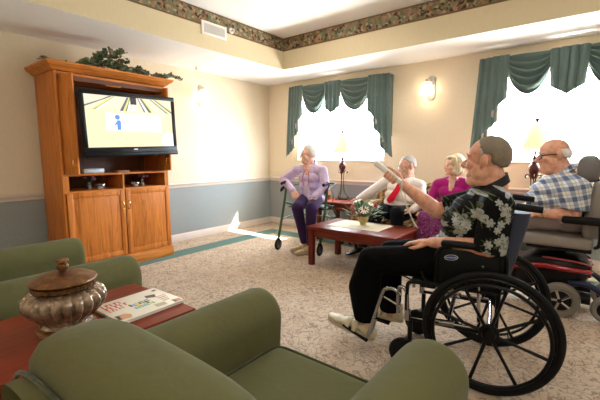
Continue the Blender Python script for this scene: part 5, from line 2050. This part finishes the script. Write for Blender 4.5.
# ---- the woman on the sofa
m_mag = cloth('magenta_knit', C8(172, 38, 122), .85, var=.12, wr=.3, sheen=.3)
s = NT('paisley_skirt')
o = s.co()
vo = s.n('TexVoronoi', {'Vector': s.mix(.15, o, s.n('TexNoise', {'Vector': o, 'Scale': 14}).outputs['Color'], 'ADD'), 'Scale': 11})
rg = s.math('FRACT', s.math('MULTIPLY', vo.outputs['Distance'], 5))
m_skirt = s.set(s.ramp(rg, [(0, C8(110, 20, 84)), (.35, C8(150, 30, 108)), (.5, C8(40, 22, 66)), (.72, C8(186, 140, 180)), (.86, C8(90, 20, 70))]), .85, 0, .2, bump=s.noise(o, 12, 2), bstr=.4, bdist=.03)
p = Person('blonde woman in a magenta top and patterned skirt sitting on the sofa', (3.44, -.68), (0, -1))
p.set(pel=(.0, -.01, .545), neck=(.015, .015, .985), shL=(.02, .180, .915), shR=(.03, -.150, .900), elR=(.08, -.235, .700), wrR=(.24, -.19, .615), elL=(.08, .27, .70), wrL=(.27, .13, .625),
      hipL=(.04, .08, .535), hipR=(.04, -.09, .535), knL=(.325, -.02, .555), knR=(.31, -.19, .555), anL=(.325, -.05, .10), anR=(.31, -.18, .10))
PR = prof(.95, hip=(.17, .12), waist=(.145, .105), chest=(.165, .12), belly=.01)
mb = MB()
p.torso(mb, -.006, PR)
p.legs(mb, -.008)
p.arms(mb, (.046, .039, .038, .024))
nk = p.J['neck']
f = p.TR @ V((1, 0, 0))
mb.cap(nk + f * .045 - V((0, 0, .02)), p.J['pel'].lerp(nk, .72) + f * .122, .058, .020)
p.head(mb, p.L((.075, .018, 1.125)), p.D((.72, -.68, .04)), p.D((0, .04, 1)), .95, jaw=.92, nose=.85, neck_r=.048)
p.hand(mb, p.J['wrR'], p.D((.8, -.5, -.1)), p.D((0, 0, -1)), -1, (.2, .3, .3), .92)
p.hand(mb, p.J['wrL'], p.D((.6, -.8, -.1)), p.D((0, 0, -1)), 1, (.2, .3, .3), .92)
p.part('body', fuse(mb, .005, 4), m_sk3)
p.face_parts(brow=m_hblond)
p.part('lips', MB().ell(p.HP((.091, 0, -.066)), (.006, .020, .007), p.HR, 14, 8), plain('lipstick', C8(186, 84, 92), .4))
mb = MB()
k_ = p.hk
E = lambda c, r: mb.ell(p.HP(c), tuple(x * k_ for x in r), p.HR)
E((-.030, 0, .040), (.100, .092, .098))
E((-.060, 0, -.030), (.058, .082, .090))
for sg in (1, -1):
    E((-.008, .074 * sg, -.030), (.050, .026, .078))
    E((.040, .064 * sg, .052), (.040, .026, .052))
    E((.014, .080 * sg, -.072), (.038, .020, .036))
E((.058, .022, .088), (.040, .052, .026))
me = fuse(mb, .006, 3)
for v in me.vertices:
    v.co += v.normal * .004 * noise.noise(V((v.co.x * 60, v.co.y * 60, v.co.z * 14)))
p.part('hair', me, m_hblond)
mb = MB()
p.torso(mb, .010, PR, .062)
for k in 'LR':
    e = p.J['sh' + k].lerp(p.J['el' + k], 1)
    mb.cap(p.J['sh' + k], e, .064, .056)
    mb.tube([e, e.lerp(p.J['wr' + k], .45), e.lerp(p.J['wr' + k], .5)], [.056, .050, .049], 18)
p.part('top', fuse(mb, .007, 3), m_mag)
mb = MB()
for k in 'LR':
    mb.cap(p.J['hip' + k], p.J['kn' + k], .105, .088)
    mb.tube([p.J['kn' + k] + V((0, 0, .02)), p.J['kn' + k].lerp(p.J['an' + k], .35), p.J['kn' + k].lerp(p.J['an' + k], .68)], [.088, .096, .100], 20)
mid = (p.J['knL'] + p.J['knR']) / 2
mb.tube([mid + V((0, 0, .02)), mid - V((0, 0, .16)), mid - V((0, 0, .30))], [.085, .095, .10], 20)
mb.cap(p.J['pel'], mid, .13, .085)
mb.ell(p.J['pel'], (.14, .18, .11), p.R)
p.part('skirt', fuse(mb, .009, 4), m_skirt)
nb = []
c_ = nk + f * .02 + V((0, 0, .01))
for i in range(32):
    a = 2 * pi * i / 32
    nb.append(c_ + p.TR @ V((.070 * cos(a) + .012, .070 * sin(a), -.026 * (cos(a) + .3))))
p.part('necklace', MB().tube(nb, .003, 6, closed=True), m_nickel)
p.shoe((.27, -.05, .012), (.51, -.07, .012), 1, m_shoe_k, False, .07, .038)
p.shoe((.26, -.18, .012), (.50, -.22, .012), 1, m_shoe_k, False, .07, .038)

# ---- the woman on the rollator
def lavm():
    s = NT('lavender_shirt')
    o = s.co()
    x, y, z = s.sep(o)
    a = s.math('SINE', s.math('MULTIPLY', s.math('ADD', x, y), 260))
    b_ = s.math('SINE', s.math('MULTIPLY', z, 260))
    f_ = s.math('ADD', s.math('MULTIPLY', s.math('ADD', a, b_), .06), s.noise(o, 20, 3))
    return s.set(s.ramp(f_, [(.2, C8(184, 162, 200)), (.55, C8(204, 184, 216)), (.9, C8(222, 206, 230))]), .85, 0, .2, bump=s.noise(o, 14, 2, .5, .7), bstr=.35, bdist=.03)


m_lav = lavm()
m_tank = cloth('pale_lilac_knit', C8(216, 200, 222), .85, var=.05, wr=.2)
m_plum = cloth('plum_slacks', C8(58, 40, 76), .9, var=.15, wr=.35, sheen=.1)
m_moc = plain('beige_leather', C8(206, 186, 152), .55, var=.06)
p = Person('white-haired woman in a lavender shirt and plum slacks sitting on the walker', (1.74, -1.12), (.15, -.99))
p.set(pel=(-.09, .0, .665), neck=(-.03, .0, 1.105), shL=(-.03, .185, 1.035), shR=(-.02, -.185, 1.04), elR=(.03, -.385, .905), wrR=(.135, -.17, .785), elL=(.06, .275, .835), wrL=(.20, .185, .725),
      hipL=(-.05, .09, .655), hipR=(-.05, -.085, .655), knL=(.38, .235, .60), knR=(.37, .035, .595), anL=(.255, .155, .105), anR=(.195, .04, .105))
PR = prof(.95, hip=(.165, .115), waist=(.155, .115), chest=(.165, .12), belly=.03)
mb = MB()
p.torso(mb, -.006, PR)
p.legs(mb, -.014)
p.arms(mb, (.042, .036, .036, .024))
p.head(mb, p.L((.01, -.01, 1.243)), p.D((.78, -.62, .02)), p.D((0, 0, 1)), .95, jaw=.95, nose=.95, fat=.004, neck_r=.050)
p.hand(mb, p.J['wrR'], p.D((.35, .75, -.55)), p.D((-.6, .1, -.5)), -1, (.35, .45, .35), .95)
p.hand(mb, p.J['wrL'], p.D((.55, -.3, -.75)), p.D((-.6, 0, -.6)), 1, (.25, .3, .25), .95)
nk = p.J['neck']
f = p.TR @ V((1, 0, 0))
mb.cap(nk + f * .04 - V((0, 0, .02)), p.J['pel'].lerp(nk, .80) + f * .10, .058, .034)
p.part('body', fuse(mb, .005, 4), m_sk3)
p.face_parts(brow=m_hsilver)
p.part('lips', MB().ell(p.HP((.090, 0, -.066)), (.006, .019, .006), p.HR, 14, 8), bpy.data.materials['lipstick'])
p.hair(lambda f, l, u: hline(f, l, u, .18, .80, 0), lambda f, l, u: .012 + .010 * ss(.7, .0, f), m_hwhite, 11, .012, freq=16)
p.glasses(m_nickel, .024, .019, .0013)
mb = MB()
p.torso(mb, .010, PR, .060)
p.arms(mb, (.064, .058, .054, .044), 'LR')
mb.ell(p.J['pel'] + f * .03 + V((0, 0, .0)), (.155, .20, .09), p.R)
p.part('shirt', fuse(mb, .0075, 3), m_lav)
p.collar(m_lav, r=.068, h=.036, flare=.030, open_=.6)
mb = MB()
a, b_ = p.J['pel'].lerp(nk, .74), p.J['pel'].lerp(nk, .12)
mb.cap(a + f * .098, a.lerp(b_, .5) + f * .118, .036, .050)
mb.cap(a.lerp(b_, .5) + f * .118, b_ + f * .108, .050, .058)
p.part('undershirt', fuse(mb, .0075, 2), m_tank)
nb = []
for i in range(32):
    t_ = 2 * pi * i / 32
    nb.append(p.J['pel'].lerp(nk, .66 + .26 * sin(t_)) + f * (.155 - .05 * max(0, sin(t_)) - .004 * cos(2 * t_)) + (p.TR @ V((0, 1, 0))) * .045 * cos(t_))
p.part('necklace', MB().tube(nb, .0042, 6, closed=True), plain('rose_beads', C8(160, 70, 100), .35))
mb = MB()
for k in 'LR':
    J = p.J
    mb.cap(J['hip' + k], J['kn' + k], .092, .074)
    low = J['an' + k] + V((0, 0, .02))
    mb.cap(J['kn' + k], J['kn' + k].lerp(low, .4), .074, .064)
    mb.tube([J['kn' + k].lerp(low, .2), J['kn' + k].lerp(low, .6), low], [.068, .060, .052], 18)
mb.ell(p.J['pel'] - V((0, 0, .01)), (.145, .175, .09), p.R)
p.part('slacks', fuse(mb, .008, 4), m_plum)
p.shoe((.155, .07, .012), (.27, -.125, .012), 1, m_moc, True, .075, .042)
p.shoe((.235, .165, .012), (.42, .03, .012), 1, m_moc, True, .075, .042)
w_ = p.J['wrR'].lerp(p.J['elR'], .06)

# ------------------------------------------------------------------ picture settings
vs_ = scn.view_settings
scn.display_settings.display_device = 'sRGB'
vs_.view_transform = 'Standard'
vs_.look = 'None'
vs_.gamma = 1
vs_.use_curve_mapping = False
vs_.exposure = 0.52
